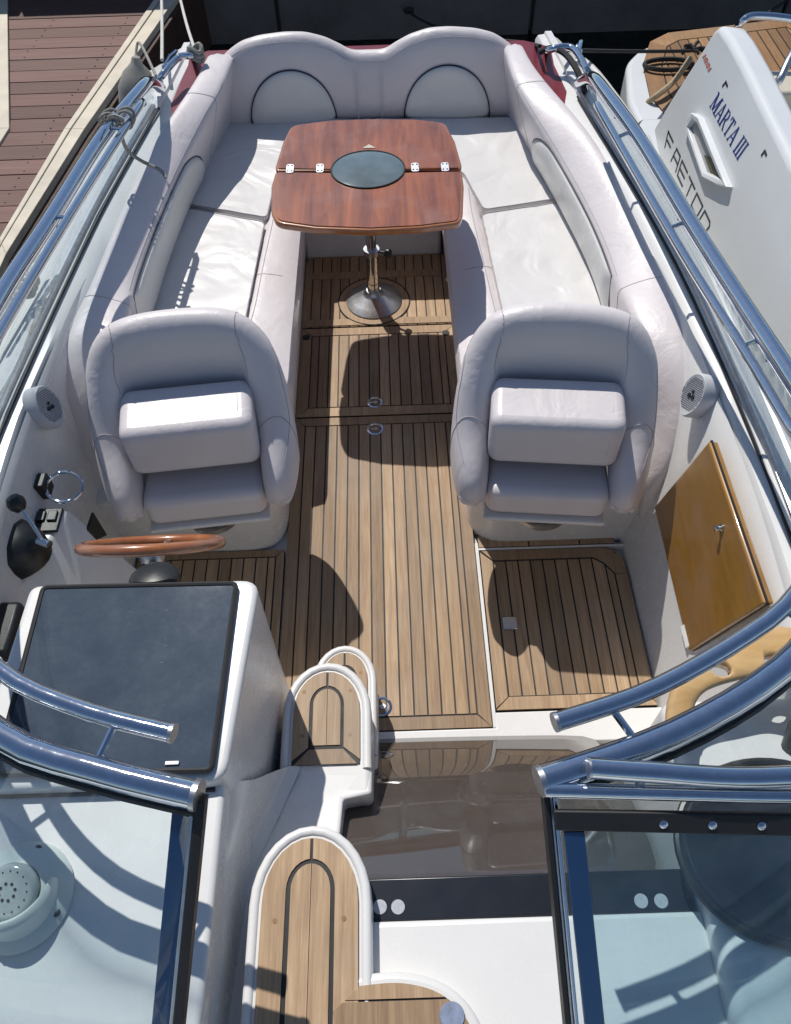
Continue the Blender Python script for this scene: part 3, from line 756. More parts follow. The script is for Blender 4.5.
# compass on the dash
cc = at(22, 897, .855)
b = B(); b.lathe([(0, 0), (.105, 0), (.108, .008), (.10, .018), (.085, .03), (.06, .045), (.055, .045), (.05, .03), (0, .03)], cc, (0, 0, 1), 40); cmp_ = b.build('compass', gel('compass_gelcoat', (.60, .66, .64), .3), P)
b = B(); b.lathe([(.0, .0), (.054, .0), (.055, .018), (.050, .026), (.044, .028), (.0, .030)], cc+Vector((-.004, .004, .035)), (.0, -.22, 1), 36); dm = b.build('compass_dome', simple('compass_card', (.42, .46, .45), .15, 0, .08, 60, coat=.6), cmp_)
dial_c = cc+Vector((-.004, .004, .035)); dax = Vector((0, -.22, 1)).normalized(); du = Vector((1, 0, 0)); dw = dax.cross(du)
for k in range(8):
    a = k*pi/4+.3; r_ = .016
    b = B(); b.lathe([(0, .0290), (.0032, .0290), (.0032, .0308), (0, .0308)], dial_c+du*r_*cos(a)+dw*r_*sin(a), dax, 6); b.build('compass_mark', M['ink'], cmp_)
for k in range(16):
    a = k*pi/8; r_ = .039
    b = B(); b.lathe([(0, .0285), (.0016, .0285), (.0016, .0300), (0, .0300)], dial_c+du*r_*cos(a)+dw*r_*sin(a), dax, 6); b.build('compass_mark', M['ink'], cmp_)
hood = [cc+Vector((.075*cos(a), .075*sin(a)*1.0-.0, .045+.012*abs(sin(a)))) for a in [radians(q) for q in range(190, 386, 10)]]
b = B()
rows = []
for i, p in enumerate(hood):
    d = (p-cc); d.z = 0; d.normalize(); k = sin(pi*i/(len(hood)-1))**.6
    rows.append([p-Vector((0, 0, .03)), p-d*.02*k+Vector((0, 0, .03*k)), p-d*.01*k+Vector((0, 0, .036*k)), p+d*.004+Vector((0, 0, .03*k)), p+d*.012-Vector((0, 0, .03))])
grid('compass_hood', rows, gel('hood_gelcoat', (.62, .68, .65), .3), cmp_, subsurf=1)
for dx, dy in ((.02, .088), (.085, -.035), (-.085, -.02)):
    b = B(); b.lathe([(0, .0), (.009, 0), (.009, .004), (.005, .006), (0, .006)], cc+Vector((dx, dy, .018)), (0, 0, 1), 12); b.build('compass_screw', M['black'], cmp_)

# ---- lettering helpers: flat strokes laid on a surface patch (a, b along text, up)
GL = {'R': [[(0, 0), (0, 1), (.55, 1), (.65, .85), (.65, .65), (.55, .5), (0, .5)], [(.3, .5), (.7, 0)]], 'I': [[(.2, 0), (.2, 1)]], 'T': [[(.35, 0), (.35, 1)], [(0, 1), (.7, 1)]], 'C': [[(.65, .85), (.5, 1), (.15, 1), (0, .85), (0, .15), (.15, 0), (.5, 0), (.65, .15)]],
      'H': [[(0, 0), (0, 1)], [(.65, 0), (.65, 1)], [(0, .5), (.65, .5)]], 'E': [[(.62, 0), (0, 0), (0, 1), (.62, 1)], [(0, .5), (.5, .5)]],
      'f': [[(0, 0), (0, .95), (1, .95)], [(0, .5), (.8, .5)]], 'a': [[(0, 0), (.3, 1), (1, 1), (1, 0)], [(.15, .45), (1, .45)]], 'e': [[(1, 0), (0, 0), (0, 1), (1, 1)], [(0, .5), (.9, .5)]], 't': [[(.5, 0), (.5, 1)], [(0, 1), (1, 1)]], 'o': [[(0, 0), (0, 1), (1, 1), (1, 0), (0, 0)]], 'n': [[(0, 0), (0, 1), (.8, 1), (1, .8), (1, 0)]]}
def strokes(bd, gl, f, wid, nrm_, th=.0012):
    for line in gl:
        for (a, c) in zip(line, line[1:]):
            p, q = f(*a), f(*c); d = (q-p).normalized(); s = nrm_.cross(d).normalized()*wid/2; p = p-d*wid*.45; q = q+d*wid*.45
            v = [p-s, p+s, q+s, q-s]; bd.add(v+[w+nrm_*th for w in v], [[3, 2, 1, 0], [4, 5, 6, 7], [0, 1, 5, 4], [1, 2, 6, 5], [2, 3, 7, 6], [3, 0, 4, 7]])
tb_ = B()
word = 'RITCHIE'
for i, ch in enumerate(word):                       # reads from the helm, so upside down for the camera
    a = radians(288-i*7.0); hh = .092
    c = cc+Vector((.068*cos(a), .068*sin(a), .0865)); 
    ux_ = Vector((sin(a), -cos(a), 0)); up_ = Vector((-cos(a), -sin(a), .25)).normalized()
    strokes(tb_, GL[ch], lambda x, y: c+ux_*(x-.3)*.009+up_*(y-.5)*.008, .0017, Vector((0, 0, 1)))
tb_.build('compass_lettering', M['ink'], cmp_, smooth=False)

def slabpts(name, pts, nd, t0, t1, mat, parent, bev):
    n = len(pts); v = [p+nd*t0 for p in pts]+[p+nd*t1 for p in pts]
    f = [list(range(n)), list(range(n, 2*n))]+[[i, (i+1) % n, n+(i+1) % n, n+i] for i in range(n)]
    return mesh(name, v, f, mat, parent, bevel=bev, seg=4)
# ---- side console with throttle and switches (left)
tpx = [at(p[0], p[1], .60) for p in ((-30, 509), (70, 509), (22, 583), (-30, 640))]
bpx = [Vector((tpx[0].x, tpx[0].y, .02)), at(106, 510, .50), at(128, 584, .05), Vector((tpx[3].x, tpx[3].y, .02))]
bpx[1] = Vector((-.86, tpx[1].y, .02)); bpx[2] = Vector((-.83, tpx[2].y-.1, .02))
sco = mesh('side_console', tpx+bpx, [[0, 1, 2, 3], [4, 5, 6, 7], [0, 4, 5, 1], [1, 5, 6, 2], [2, 6, 7, 3], [3, 7, 4, 0]], M['gel'], P, bevel=.012, seg=3)
c0 = at(42, 521, .605); b = B(); b.box((c0.x-.075, c0.y-.045, .601), (c0.x+.06, c0.y+.045, .612)); swp = b.build('switch_panel', M['black'], P, bevel=.004)
M['switch'] = simple('grey_switch', (.03, .032, .032), .3)
for i in range(3):
    b = B(); b.box((c0.x-.055+i*.037, c0.y-.008, .612), (c0.x-.025+i*.037, c0.y+.030, .620)); b.build('rocker_switch', M['switch'], swp, bevel=.003)
c1 = at(8, 552, .62); b = B(); b.lathe([(0, 0), (.125, 0), (.125, .04), (.115, .075), (.075, .105), (0, .112)], c1+Vector((-.03, 0, -.02)), (0, 0, 1), 32, 0, 1.25, .85); th_ = b.build('throttle', M['black'], P)
b = B(); k0 = at(44, 543, .70); k1 = at(16, 503, .80); b.tube([k0, k0.lerp(k1, .5)+Vector((.004, 0, .01)), k1], .006, 10); lv = b.build('throttle_lever', M['steel'], th_)
b = B(); b.lathe([(0, -.028), (.016, -.025), (.026, -.01), (.027, .005), (.018, .022), (0, .028)], k1, (-.3, .3, .9), 20); b.build('throttle_knob', M['black'], th_)
b = B(); b.lathe([(0, -.02), (.013, -.02), (.013, .02), (0, .02)], k0, (1, -.4, 0), 16); b.build('lever_pivot', M['steel'], th_)
n_ = Vector((.72, -.3, .35)).normalized()
fn = (tpx[1]-bpx[1]).cross(tpx[2]-tpx[1]).normalized()
if fn.x < 0: fn = -fn
q = [plane_hit(x_, y_, tpx[1], fn) for x_, y_ in ((92, 512), (106, 535), (95, 540), (86, 530))]
slabpts('ignition_panel', q, fn, -.004, .008, M['black'], P, .003)
boxo('gauge_box', at(-14, 655, .66)+Vector((-.05, 0, -.06)), at(22, 600, .66)+Vector((0, 0, .0)), M['black'], sco, .015)
# cup holder ring on the left coaming end
c3 = at(64, 487, .64); b = B()
b.tube([c3+Vector((.058*cos(a), .045*sin(a), .02*sin(a))) for a in [2*pi*k/24 for k in range(24)]], .006, 8, closed=True); cr = b.build('cup_ring', M['steel'], P)
b = B(); b.box((c3.x-.085, c3.y-.02, .60), (c3.x-.052, c3.y+.04, .67)); b.build('ring_bracket', M['black'], cr, bevel=.006)
# speakers on the liners
def speaker(c, nr, up):
    nr = Vector(nr).normalized(); up = (Vector(up)-nr*Vector(up).dot(nr)).normalized(); s = nr.cross(up)
    out = []
    for k in range(28):
        a = 2*pi*k/28; r = .062; x = r*sin(a)*.82; y_ = r*cos(a)*1.12
        if y_ < 0: x *= 1-.30*(-y_/(.0694))**2; y_ *= 1.12
        out.append((x, y_))
    v = []; f = []
    for sc, d in ((1, -.03), (1, .018), (.93, .026), (.85, .024)):
        v += [Vector(c)+s*x*sc+up*y_*sc+nr*d for x, y_ in out]
    for i in range(3):
        for k in range(28): f.append([i*28+k, i*28+(k+1) % 28, (i+1)*28+(k+1) % 28, (i+1)*28+k])
    f.append(list(range(28))); f.append([84+k for k in range(28)])
    sp = mesh('speaker', v, f, simple('speaker_white', (.56, .56, .58), .4), P, angle=50)
    b = B()
    for i in range(-7, 8):
        for j in range(-8, 9):
            x, y_ = i*.0062, j*.0062
            if (x/.044)**2+(y_/.056)**2 < 1: b.lathe([(0, .0245), (.0016, .0245), (.0016, .0262), (0, .0262)], Vector(c)+s*x+up*y_, nr, 5)
    for x, y_, r in ((0, .008, .005), (-.008, -.008, .007), (.009, -.008, .007)): b.lathe([(0, .0245), (r, .0245), (r, .0275), (0, .0275)], Vector(c)+s*x+up*y_, nr, 12)
    b.build('speaker_holes', M['ink'], sp)
speaker(at(698, 395, .77), (-.90, -.16, .40), (0, .4, 1))
speaker(at(44, 407, .77), (.90, -.16, .40), (0, .4, 1))
# honey coloured locker door on the right liner
def doorpt(px_, py_, x): 
    r = ray(px_, py_); t = x/r.x; return Vector((x, r.y*t, H+r.z*t))
D = [doorpt(708, 441, .992), doorpt(659, 507, .935), doorpt(692, 648, .925), doorpt(766, 606, .985)]
D = [doorpt(712, 441, .972), doorpt(657, 507, .945), doorpt(692, 652, .942), doorpt(768, 604, .966)]
nd = (D[1]-D[0]).cross(D[3]-D[0]).normalized()
if nd.x > 0: nd = -nd
ld = slabpts('locker_door', D, nd, -.02, .012, M['honey'], P, .009)
pc = plane_hit(722, 528, D[0]+nd*.012, nd); b = B(); b.lathe([(0, 0), (.013, 0), (.013, .004), (.007, .007), (.006, .013), (.010, .016), (.009, .021), (0, .023)], pc, nd, 16); b.build('door_latch', M['steel'], ld)
cr_ = slabpts('hinge_pad', [D[2].lerp(D[1], .02)+Vector((0, 0, 0)), D[2].lerp(D[1], .16), D[2].lerp(D[1], .16)+Vector((.03, 0, .06)), D[2].lerp(D[1], .02)+Vector((.04, 0, .08))], nd, .012, .02, M['pad'], ld, .003)
for a_, c_ in ((D[0], D[1]), (D[1], D[2]), (D[2], D[3]), (D[3], D[0])):
    b = B(); b.tube([a_+nd*.0, c_+nd*.0], .004, 6); b.build('door_gasket', M['rubber'], ld)

# ---- companionway: smoked door, steps, forward deck
prof = [(.957, .0), (.90, .068), (.845, .135), (.79, .200), (.745, .245), (.68, .295), (.60, .355), (.50, .425), (.395, .49)]
rows = [[Vector((x_, y, z)) for x_ in (-.25, -.03, .2, .42, .64)] for y, z in prof]
rows = [[p+Vector((0, .006*sin(3*p.x+9*p.y), .004*sin(5*p.x))) for p in r] for r in rows]
cd = grid('companionway_door', rows, M['smoke'], P, subsurf=1)
s_ = cd.modifiers.new('solid', 'SOLIDIFY'); s_.thickness = .012; s_.offset = -1
boxo('door_header', (-.10, .305, .47), (.64, .395, .648), M['darkstrip'], cd, .004)
M['felt'] = simple('grey_felt_pad', (.42, .44, .48), .8, 0, .15, 120)
for p in ((380, 907), (398, 907), (641, 901), (661, 901)):
    b = B(); b.lathe([(0, 0), (.0155, 0), (.0155, .002), (0, .002)], at(p[0], p[1], .648), (0, 0, 1), 24); b.build('round_pad', M['felt'], cd)
boxo('companion_deck', (-.14, -.4, .3), (.66, .303, .665), M['gel'], P, .012)
boxo('dash', (.655, -.3, .0), (XC+1.17, .78, .72), M['gel'], P, .035, 5)
# smoked oval lid on the right dash
oc = at(782, 850, .72); b = B(); b.lathe([(0, 0), (.21, 0), (.212, .012), (.2, .02), (.19, .014), (0, .016)], oc, (0, 0, 1), 48, 0, 1.1, .92); lid = b.build('dash_lid', M['darkstrip'], P)
b = B(); b.tube([oc+Vector((.235*cos(a), .197*sin(a), .012)) for a in [2*pi*k/48 for k in range(48)]], .010, 8, closed=True); b.build('lid_rim', M['black'], lid)
def tongue(x0, x1, y0, y1, n=14):
    cx, r = (x0+x1)/2, (x1-x0)/2; out = [(x0, y0), (x1, y0)]
    for k in range(n+1):
        a = pi*k/n; out.append((cx+r*cos(a), y1-r*1.25+r*1.25*sin(a)))
    return out
def step(x0, x1, y0, y1, z, rim, teak_y0, parent=P):
    s = prism('step', tongue(x0, x1, y0, y1), -.03, z, M['gel'], parent, .018, 5)
    lip = B(); T = [V3(p, z-.005) for p in tongue(x0+rim*.42, x1-rim*.42, teak_y0-.012, y1-rim*.42)]
    lip.tube(T[1:]+T[:1], rim*.40, 12); lip.build('step_rim', M['gel'], s)
    pad = tongue(x0+rim, x1-rim, teak_y0, y1-rim)
    b = B(); b.prism(pad, z-.01, z+.004, 1)
    g = .010; cx = (x0+x1)/2; w = (x1-x0)/2-rim; iw = w*.42
    inner = tongue(cx-iw, cx+iw, teak_y0+.055, y1-rim-.055)
    hole = inset(inner, -g)
    top = z+.0075
    planks(b, inner, iw*1.02, .0015, z+.004, top)
    # surround: left and right boards and the foot
    L = len(pad)
    hol = hole if area(hole) > 0 else hole[::-1]; pd = pad if area(pad) > 0 else pad[::-1]
    arc_o = pd[2:]; arc_i = hol[2:] if len(hol) == L else hole[2:]
    m = len(arc_o)
    def quadstrip(o_, i_, t):
        for k in range(len(o_)-1): b.prism([o_[k], o_[k+1], i_[k+1], i_[k]], z+.004, top, 0, t)
    ro = [Vector(pd[1])+Vector((0, .012))]+[Vector(p) for p in arc_o[:m//2+1]]; ri = [Vector(hol[1])+Vector((0, .004))]+[Vector(p) for p in arc_i[:m//2+1]]
    ro[-1].x += .0035; ri[-1].x += .0035
    quadstrip(ro, ri, random.random())
    lo_ = [Vector(p) for p in arc_o[m//2:]]+[Vector(pd[0])+Vector((0, .012))]; li_ = [Vector(p) for p in arc_i[m//2:]]+[Vector(hol[0])+Vector((0, .004))]
    lo_[0].x -= .0035; li_[0].x -= .0035
    quadstrip(lo_, li_, random.random())
    b.prism([Vector(pd[0])+Vector((.008, 0)), Vector(pd[1])-Vector((.008, 0)), Vector(hol[1])-Vector((.002, .002)), Vector(hol[0])+Vector((.002, -.002))], z+.004, top, 0, random.random())
    b.build('teak_tread', [M['teak'], M['caulk']], s, smooth=False)
    for bx, by in ((-1, .30), (1, .30), (-1, .78), (1, .78)):
        c = Vector((cx+bx*(iw+w)*.5, teak_y0+(y1-teak_y0-rim)*by, top)); b = B(); b.lathe([(0, -.002), (.0055, -.002), (.0055, .0008), (0, .0008)], c, (0, 0, 1), 14); b.build('wood_plug', M['teak2'], s)
    return s
step(-.29, -.080, .60, 1.215, .20, .030, .85)
step(-.352, -.090, .655, 1.06, .40, .034, .745)
step(-.352, -.080, -.45, .50, .72, .030, -.30)
sbt = [at(288, 766, .395), at(372, 766, .395), at(372, 794, .40), at(343, 799, .405), at(339, 840, .46), at(345, 1080, .62), at(196, 1080, .62), at(205, 970, .55), at(222, 905, .50), at(262, 822, .43)]
n_ = len(sbt); vv = sbt+[Vector((p.x, p.y, -.03)) for p in sbt]
mesh('step_block', vv, [list(range(n_)), list(range(n_, 2*n_))]+[[i, (i+1) % n_, n_+(i+1) % n_, n_+i] for i in range(n_)], M['gel'], P, bevel=.010, seg=3)
# branch of teak going right at the foot of the picture
br = [at(333, 1012, .727)]+catmull([at(p[0], p[1], .727) for p in ((360, 986), (398, 983), (432, 990), (456, 1006), (472, 1030), (480, 1062))], 6)+[at(340, 1062, .727)]
prism('step_branch', inset([p[:2] for p in br], -.022), .3, .722, M['gel'], P, .014, 4)
b = B(); b.prism([p[:2] for p in br], .72, .726, 1); planks(b, [p[:2] for p in br], .055, .004, .726, .730, axis=1); b.build('teak_tread', [M['teak'], M['caulk']], P, smooth=False)
c = at(452, 1016, .731); b = B(); b.lathe([(0, 0), (.026, 0), (.025, .003), (0, .003)], c, (0, 0, 1), 20); b.build('grey_spot_pad', M['beigestain'], P)
# ---- wooden arched handle on the right
hp = [at(*q) for q in ((664, 735, .80), (667, 700, .82), (682, 672, .84), (712, 648, .85), (752, 628, .85), (800, 632, .85), (830, 670, .84), (840, 730, .80))]
hi_ = [at(*q) for q in ((692, 735, .80), (694, 708, .82), (706, 692, .84), (730, 683, .85), (760, 678, .85), (785, 685, .85), (800, 705, .84), (808, 735, .80))]
ho, hi2 = catmull(hp, 5), catmull(hi_, 5); n = len(ho)
b = B(); rings = []
for a, c in zip(ho, hi2):
    rings.append([a+Vector((0, 0, -.012)), a+Vector((0, 0, .012)), a.lerp(c, .15)+Vector((0, 0, .02)), a.lerp(c, .85)+Vector((0, 0, .02)), c+Vector((0, 0, .012)), c+Vector((0, 0, -.012)), a.lerp(c, .5)+Vector((0, 0, -.018))])
whl = loft('wooden_handle', rings, M['honey2'], P, 1)
for q in ((690, 720), (796, 725)):
    b = B(); c = at(q[0], q[1], .79); b.tube([c, Vector((c.x, c.y-.03, .715))], .018, 10); b.build('handle_bracket', M['black'], whl)
for q, sx_ in (((719, 672), 1.35), ((772, 664), 1.35)):           # cut the two grip openings
    b = B(); b.lathe([(0, -.08), (.019, -.08), (.019, .08), (0, .08)], at(q[0], q[1], .85), (0, 0, 1), 24, 0, sx_, 1.0); cut = b.build('cutter', M['honey2'])
    bo_ = whl.modifiers.new('cut', 'BOOLEAN'); bo_.operation = 'DIFFERENCE'; bo_.solver = 'EXACT'; bo_.object = cut
    bpy.context.view_layer.update()
    nm = bpy.data.meshes.new_from_object(whl.evaluated_get(bpy.context.evaluated_depsgraph_get()))
    whl.modifiers.clear(); whl.data = nm; bpy.data.objects.remove(cut)
# stern cleats and little stern rails
for side, pts in ((-1, ((160, 78), (178, 58), (192, 56))), (1, ((548, 50), (572, 48), (588, 72)))):
    q = [at(pts[0][0], pts[0][1], .70), at(pts[0][0], pts[0][1], .84), at(pts[1][0], pts[1][1], .86), at(pts[2][0], pts[2][1], .86), at(pts[2][0], pts[2][1], .70)]
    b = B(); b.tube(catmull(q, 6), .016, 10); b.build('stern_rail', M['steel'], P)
    c = at(pts[1][0]+side*6, pts[1][1]+10, .72); b = B(); b.tube([c+Vector((-.02, -.08, .04)), c+Vector((0, 0, .05)), c+Vector((.02, .08, .04))], .012, 8); b.tube([c+Vector((0, -.02, 0)), c+Vector((0, -.02, .05))], .012, 8); b.tube([c+Vector((0, .03, 0)), c+Vector((0, .03, .05))], .012, 8); b.build('mooring_cleat', M['steel'], P)

# ================================================================== SEAT CUSHIONS
def P2(pts, z=.47): return [at(p[0], p[1], z)[:2] for p in pts]
CG = 'white bench cushions'
def cushion(pts, label, corner=.05, z1=.475):
    o = puffy('seat_cushion', P2(pts, z1-.01), .36, z1, .02, M['cushion'], None, .012, corner, .013)
    return tag(o, label, 'cushion', CG)
cushion([(182, 209), (265, 224), (244, 330), (239, 350), (108, 350), (138, 305)], 'white vinyl bench cushion on the left bench, just behind the left helm seat', .03)
cushion([(184, 205), (222, 124), (372, 121), (372, 160), (300, 160), (276, 180), (267, 220)], 'white wrinkled corner cushion at the left of the table, against the backrest', .03)
cushion([(568, 203), (612, 285), (624, 330), (510, 335), (501, 308), (481, 216)], 'white vinyl bench cushion on the right bench, just behind the right helm seat', .03)
cushion([(566, 199), (520, 119), (374, 121), (374, 160), (440, 160), (464, 176), (484, 212)], 'white wrinkled corner cushion at the right of the table, against the backrest', .03)

# ================================================================== TEAK FLOOR PANELS
FG = None
def latch(c, parent, r=.026):
    b = B(); b.lathe([(0, -.004), (r, -.004), (r, .002), (r*.82, .004), (r*.74, .001), (r*.7, -.002), (0, -.002)], c, (0, 0, 1), 28); l = b.build('lift_ring', M['steel'], parent)
    b = B(); b.lathe([(0, -.001), (r*.3, -.001), (r*.26, .003), (0, .003)], Vector(c)+Vector((r*.1, 0, 0)), (0, 0, 1), 14); b.tube([Vector(c)+Vector((-r*.5, 0, .002)), Vector(c)+Vector((r*.4, 0, .002))], .003, 6); b.build('ring_pin', M['dullsteel'], parent)
tp_ = lambda n_, *a, **k: make_teak_panel(n_, *a, **k)
main = tag(tp_('teak_hatch', [(-.434, .99), (.306, .99), (.306, 2.435), (-.434, 2.435)], .044, .0478, x0=-.2925-.0478*3), 'long teak floor panel down the middle, between the two helm seats', 'floor panel', 'teak floor panels')
latch((-.07, 1.075, 0), main, .036); latch((-.078, 2.36, 0), main, .036)
mid = tag(tp_('teak_hatch', [(-.43, 2.445), (.318, 2.445), (.318, 3.025), (-.43, 3.025)], .05, .0478, x0=-.2925-.0478*2), 'square teak floor panel just ahead of the table, with two black corner holes', 'floor panel', 'teak floor panels')
latch((-.078, 2.52, 0), mid, .034)
for x_ in (-.405, .272):
    b = B(); b.lathe([(0, .0), (.018, .0), (.018, .003), (0, .003)], (x_, 2.965, 0.0), (0, 0, 1), 16); b.build('corner_hole', M['black'], mid)
aft = tag(tp_('teak_hatch', roundpoly([(-.43, 3.035), (.33, 3.035), (.315, 3.585), (-.425, 3.585)], [0, 0, .06, .06], 4), 0, .0478, x0=-.2925-.0478*3), 'teak floor panel under the table, the table foot stands on it', 'floor panel', 'teak floor panels')
b = B(); b.box((-.425, 3.04, .0005), (.325, 3.085, .004)); b.box((-.40, 3.40, .0005), (.27, 3.45, .004)); b.build('cross_board', M['teak'], aft, smooth=False)
b = B(); R0 = [(.175*cos(2*pi*k/48)-.073, .175*sin(2*pi*k/48)+3.215) for k in range(48)]; b.prism(R0, .0008, .0045, 0, .6); b.build('ring_board', M['teak'], aft, smooth=False)
b = B(); b.tube([(.178*cos(2*pi*k/48)-.073, .178*sin(2*pi*k/48)+3.215, .003) for k in range(48)], .004, 6, closed=True); b.build('ring_caulk', M['caulk'], aft)
right = tag(tp_('teak_hatch', roundpoly([(.326, 1.048), (.882, 1.048), (.882, 1.70), (.326, 1.70)], [0, 0, .09, 0], 5), 0.0, .0478, x0=.374, z=.0), 'square teak floor panel at the right, ahead of the right helm seat', 'floor panel', 'teak floor panels')
b = B()
b.prism([(.326, 1.048), (.882, 1.048), (.832, 1.094), (.374, 1.094)], -.002, .0035, 0, .8); b.prism([(.326, 1.054), (.370, 1.094), (.370, 1.652), (.326, 1.694)], -.002, .0035, 0, .6)
b.prism([(.332, 1.70), (.374, 1.656), (.76, 1.656), (.76, 1.70)], -.002, .0035, 0, .2); b.prism([(.766, 1.70), (.766, 1.656), (.80, 1.63), (.836, 1.58), (.882, 1.58), (.862, 1.66), (.82, 1.695)], -.002, .0035, 0, .35); b.prism([(.836, 1.10), (.882, 1.06), (.882, 1.575), (.836, 1.575)], -.002, .0035, 0, .5)
b.build('border_board', M['teak'], right, smooth=False)
b = B(); b.tube([(.372, 1.652, .001), (.372, 1.096, .001), (.834, 1.096, .001)], .003, 6); b.tube([(.372, 1.654, .001), (.762, 1.654, .001), (.80, 1.628, .001), (.834, 1.58, .001), (.834, 1.096, .001)], .003, 6); b.build('border_caulk', M['caulk'], right)
c = at(510, 623, .004); b = B(); b.box((c.x-.026, c.y-.026, .001), (c.x+.026, c.y+.026, .006)); l = b.build('square_latch', M['steel'], right, bevel=.003)
rs = tag(tp_('teak_hatch', [(.322, 1.720), (.86, 1.720), (.86, 1.86), (.322, 1.86)], 0, .2), 'narrow teak strip at the foot of the right helm seat plinth', 'floor strip')
dr = tag(tp_('teak_hatch', [(-1.02, 1.08), (-.444, 1.08), (-.444, 1.74), (-1.02, 1.74)], .03, .0478), 'shaded teak floor panel at the left, below the steering wheel', 'floor panel', 'teak floor panels')

# ================================================================== TABLE
TZ = .80
tbl = thing('cockpit_table', 'red lacquered wooden folding table with an oval glass inset, on a steel pedestal', 'table', (-.073, 3.215, 0))
def leaf(pts, r, label=None):
    poly = roundpoly([at(p[0], p[1], TZ)[:2] for p in pts], r, 6)
    lf = prism('table_leaf', poly, TZ-.032, TZ-.004, M['mahogany_edge'], tbl, .008, 4)
    gy = at(368, 169.7, TZ).y
    vp = [Vector((p.x, p.y+(.010 if gy > p.y else -.010))) if abs(p.y-gy) < .026 else p for p in inset(poly, .014)]
    b = B(); b.prism(vp, TZ-.006, TZ-.0005); b.build('leaf_veneer', M['mahogany'], lf, smooth=False)
    return lf
leaf([(275, 166), (283, 140), (291, 124), (330, 119), (372, 117.5), (415, 118), (445, 121), (455, 140), (462, 164), (461, 168), (368, 170), (276, 170)], [.02, .0, .04, .0, 0, 0, .04, 0, .02, .01, 0, .01])
leaf([(275, 171.5), (368, 171.5), (462, 169.5), (464, 185), (463, 213), (460, 222), (420, 227), (370, 229.5), (315, 227.5), (276, 222), (271, 212), (271, 185)], [.01, 0, .01, .01, .02, .05, 0, 0, 0, .05, .02, .01])
oc = at(368, 169.5, TZ); b = B(); b.lathe([(0, -.003), (.150, -.003), (.150, .002), (.144, .004), (0, .004)], oc, (0, 0, 1), 56, 0, 1, .90); og = b.build('oval_glass', M['tableglass'], tbl)
b = B(); b.tube([oc+Vector((.151*cos(a), .136*sin(a), .002)) for a in [2*pi*k/56 for k in range(56)]], .004, 6, closed=True); b.build('oval_rim', M['black'], og)
for x_, y_ in ((290, 169), (320, 168.6), (415, 167.6), (445, 167.2)):
    c = at(x_, y_, TZ); b = B(); b.prism(roundpoly([(c.x-.016, c.y-.032), (c.x+.016, c.y-.032), (c.x+.016, c.y+.032), (c.x-.016, c.y+.032)], .012), TZ-.001, TZ+.003)
    hg = b.build('table_hinge', M['hinge'], tbl, bevel=.001)
    for sx, sy in ((-1, -1), (1, -1), (-1, 1), (1, 1)):
        b = B(); b.lathe([(0, .002), (.0045, .002), (.0035, .0045), (0, .0045)], c+Vector((sx*.008, sy*.019, 0)), (0, 0, 1), 10); b.build('hinge_screw', M['black'], hg)
c = at(369, 147, TZ); b = B(); b.prism([(c.x-.028, c.y-.010), (c.x+.028, c.y-.010), (c.x, c.y+.018)], TZ-.001, TZ+.002); b.build('table_catch', M['gel3'], tbl)
b = B(); b.lathe([(0, 0), (.138, 0), (.14, .006), (.105, .026), (.055, .046), (.042, .055), (.036, .07), (.0, .07)], (-.073, 3.215, .004), (0, 0, 1), 48); b.build('base_plate', M['dullsteel'], tbl)
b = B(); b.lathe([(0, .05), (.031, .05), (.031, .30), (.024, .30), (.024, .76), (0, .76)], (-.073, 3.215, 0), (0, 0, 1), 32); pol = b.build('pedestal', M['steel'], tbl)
b = B(); b.lathe([(.032, .0), (.038, .0), (.038, .028), (.032, .028)], (-.073, 3.215, .285), (0, 0, 1), 28); cl = b.build('clamp_collar', M['dullsteel'], pol)
b = B(); b.tube([(-.04, 3.21, .30), (-.005, 3.19, .305)], .007, 8); b.lathe([(0, -.012), (.02, -.01), (.022, 0), (.02, .01), (0, .012)], (.004, 3.185, .306), (1, -.6, .2), 14); b.build('clamp_knob', M['black'], pol)
b = B(); b.box((-.2, 3.1, TZ-.05), (.05, 3.33, TZ-.033)); b.build('table_mount', M['dullsteel'], tbl, bevel=.004)

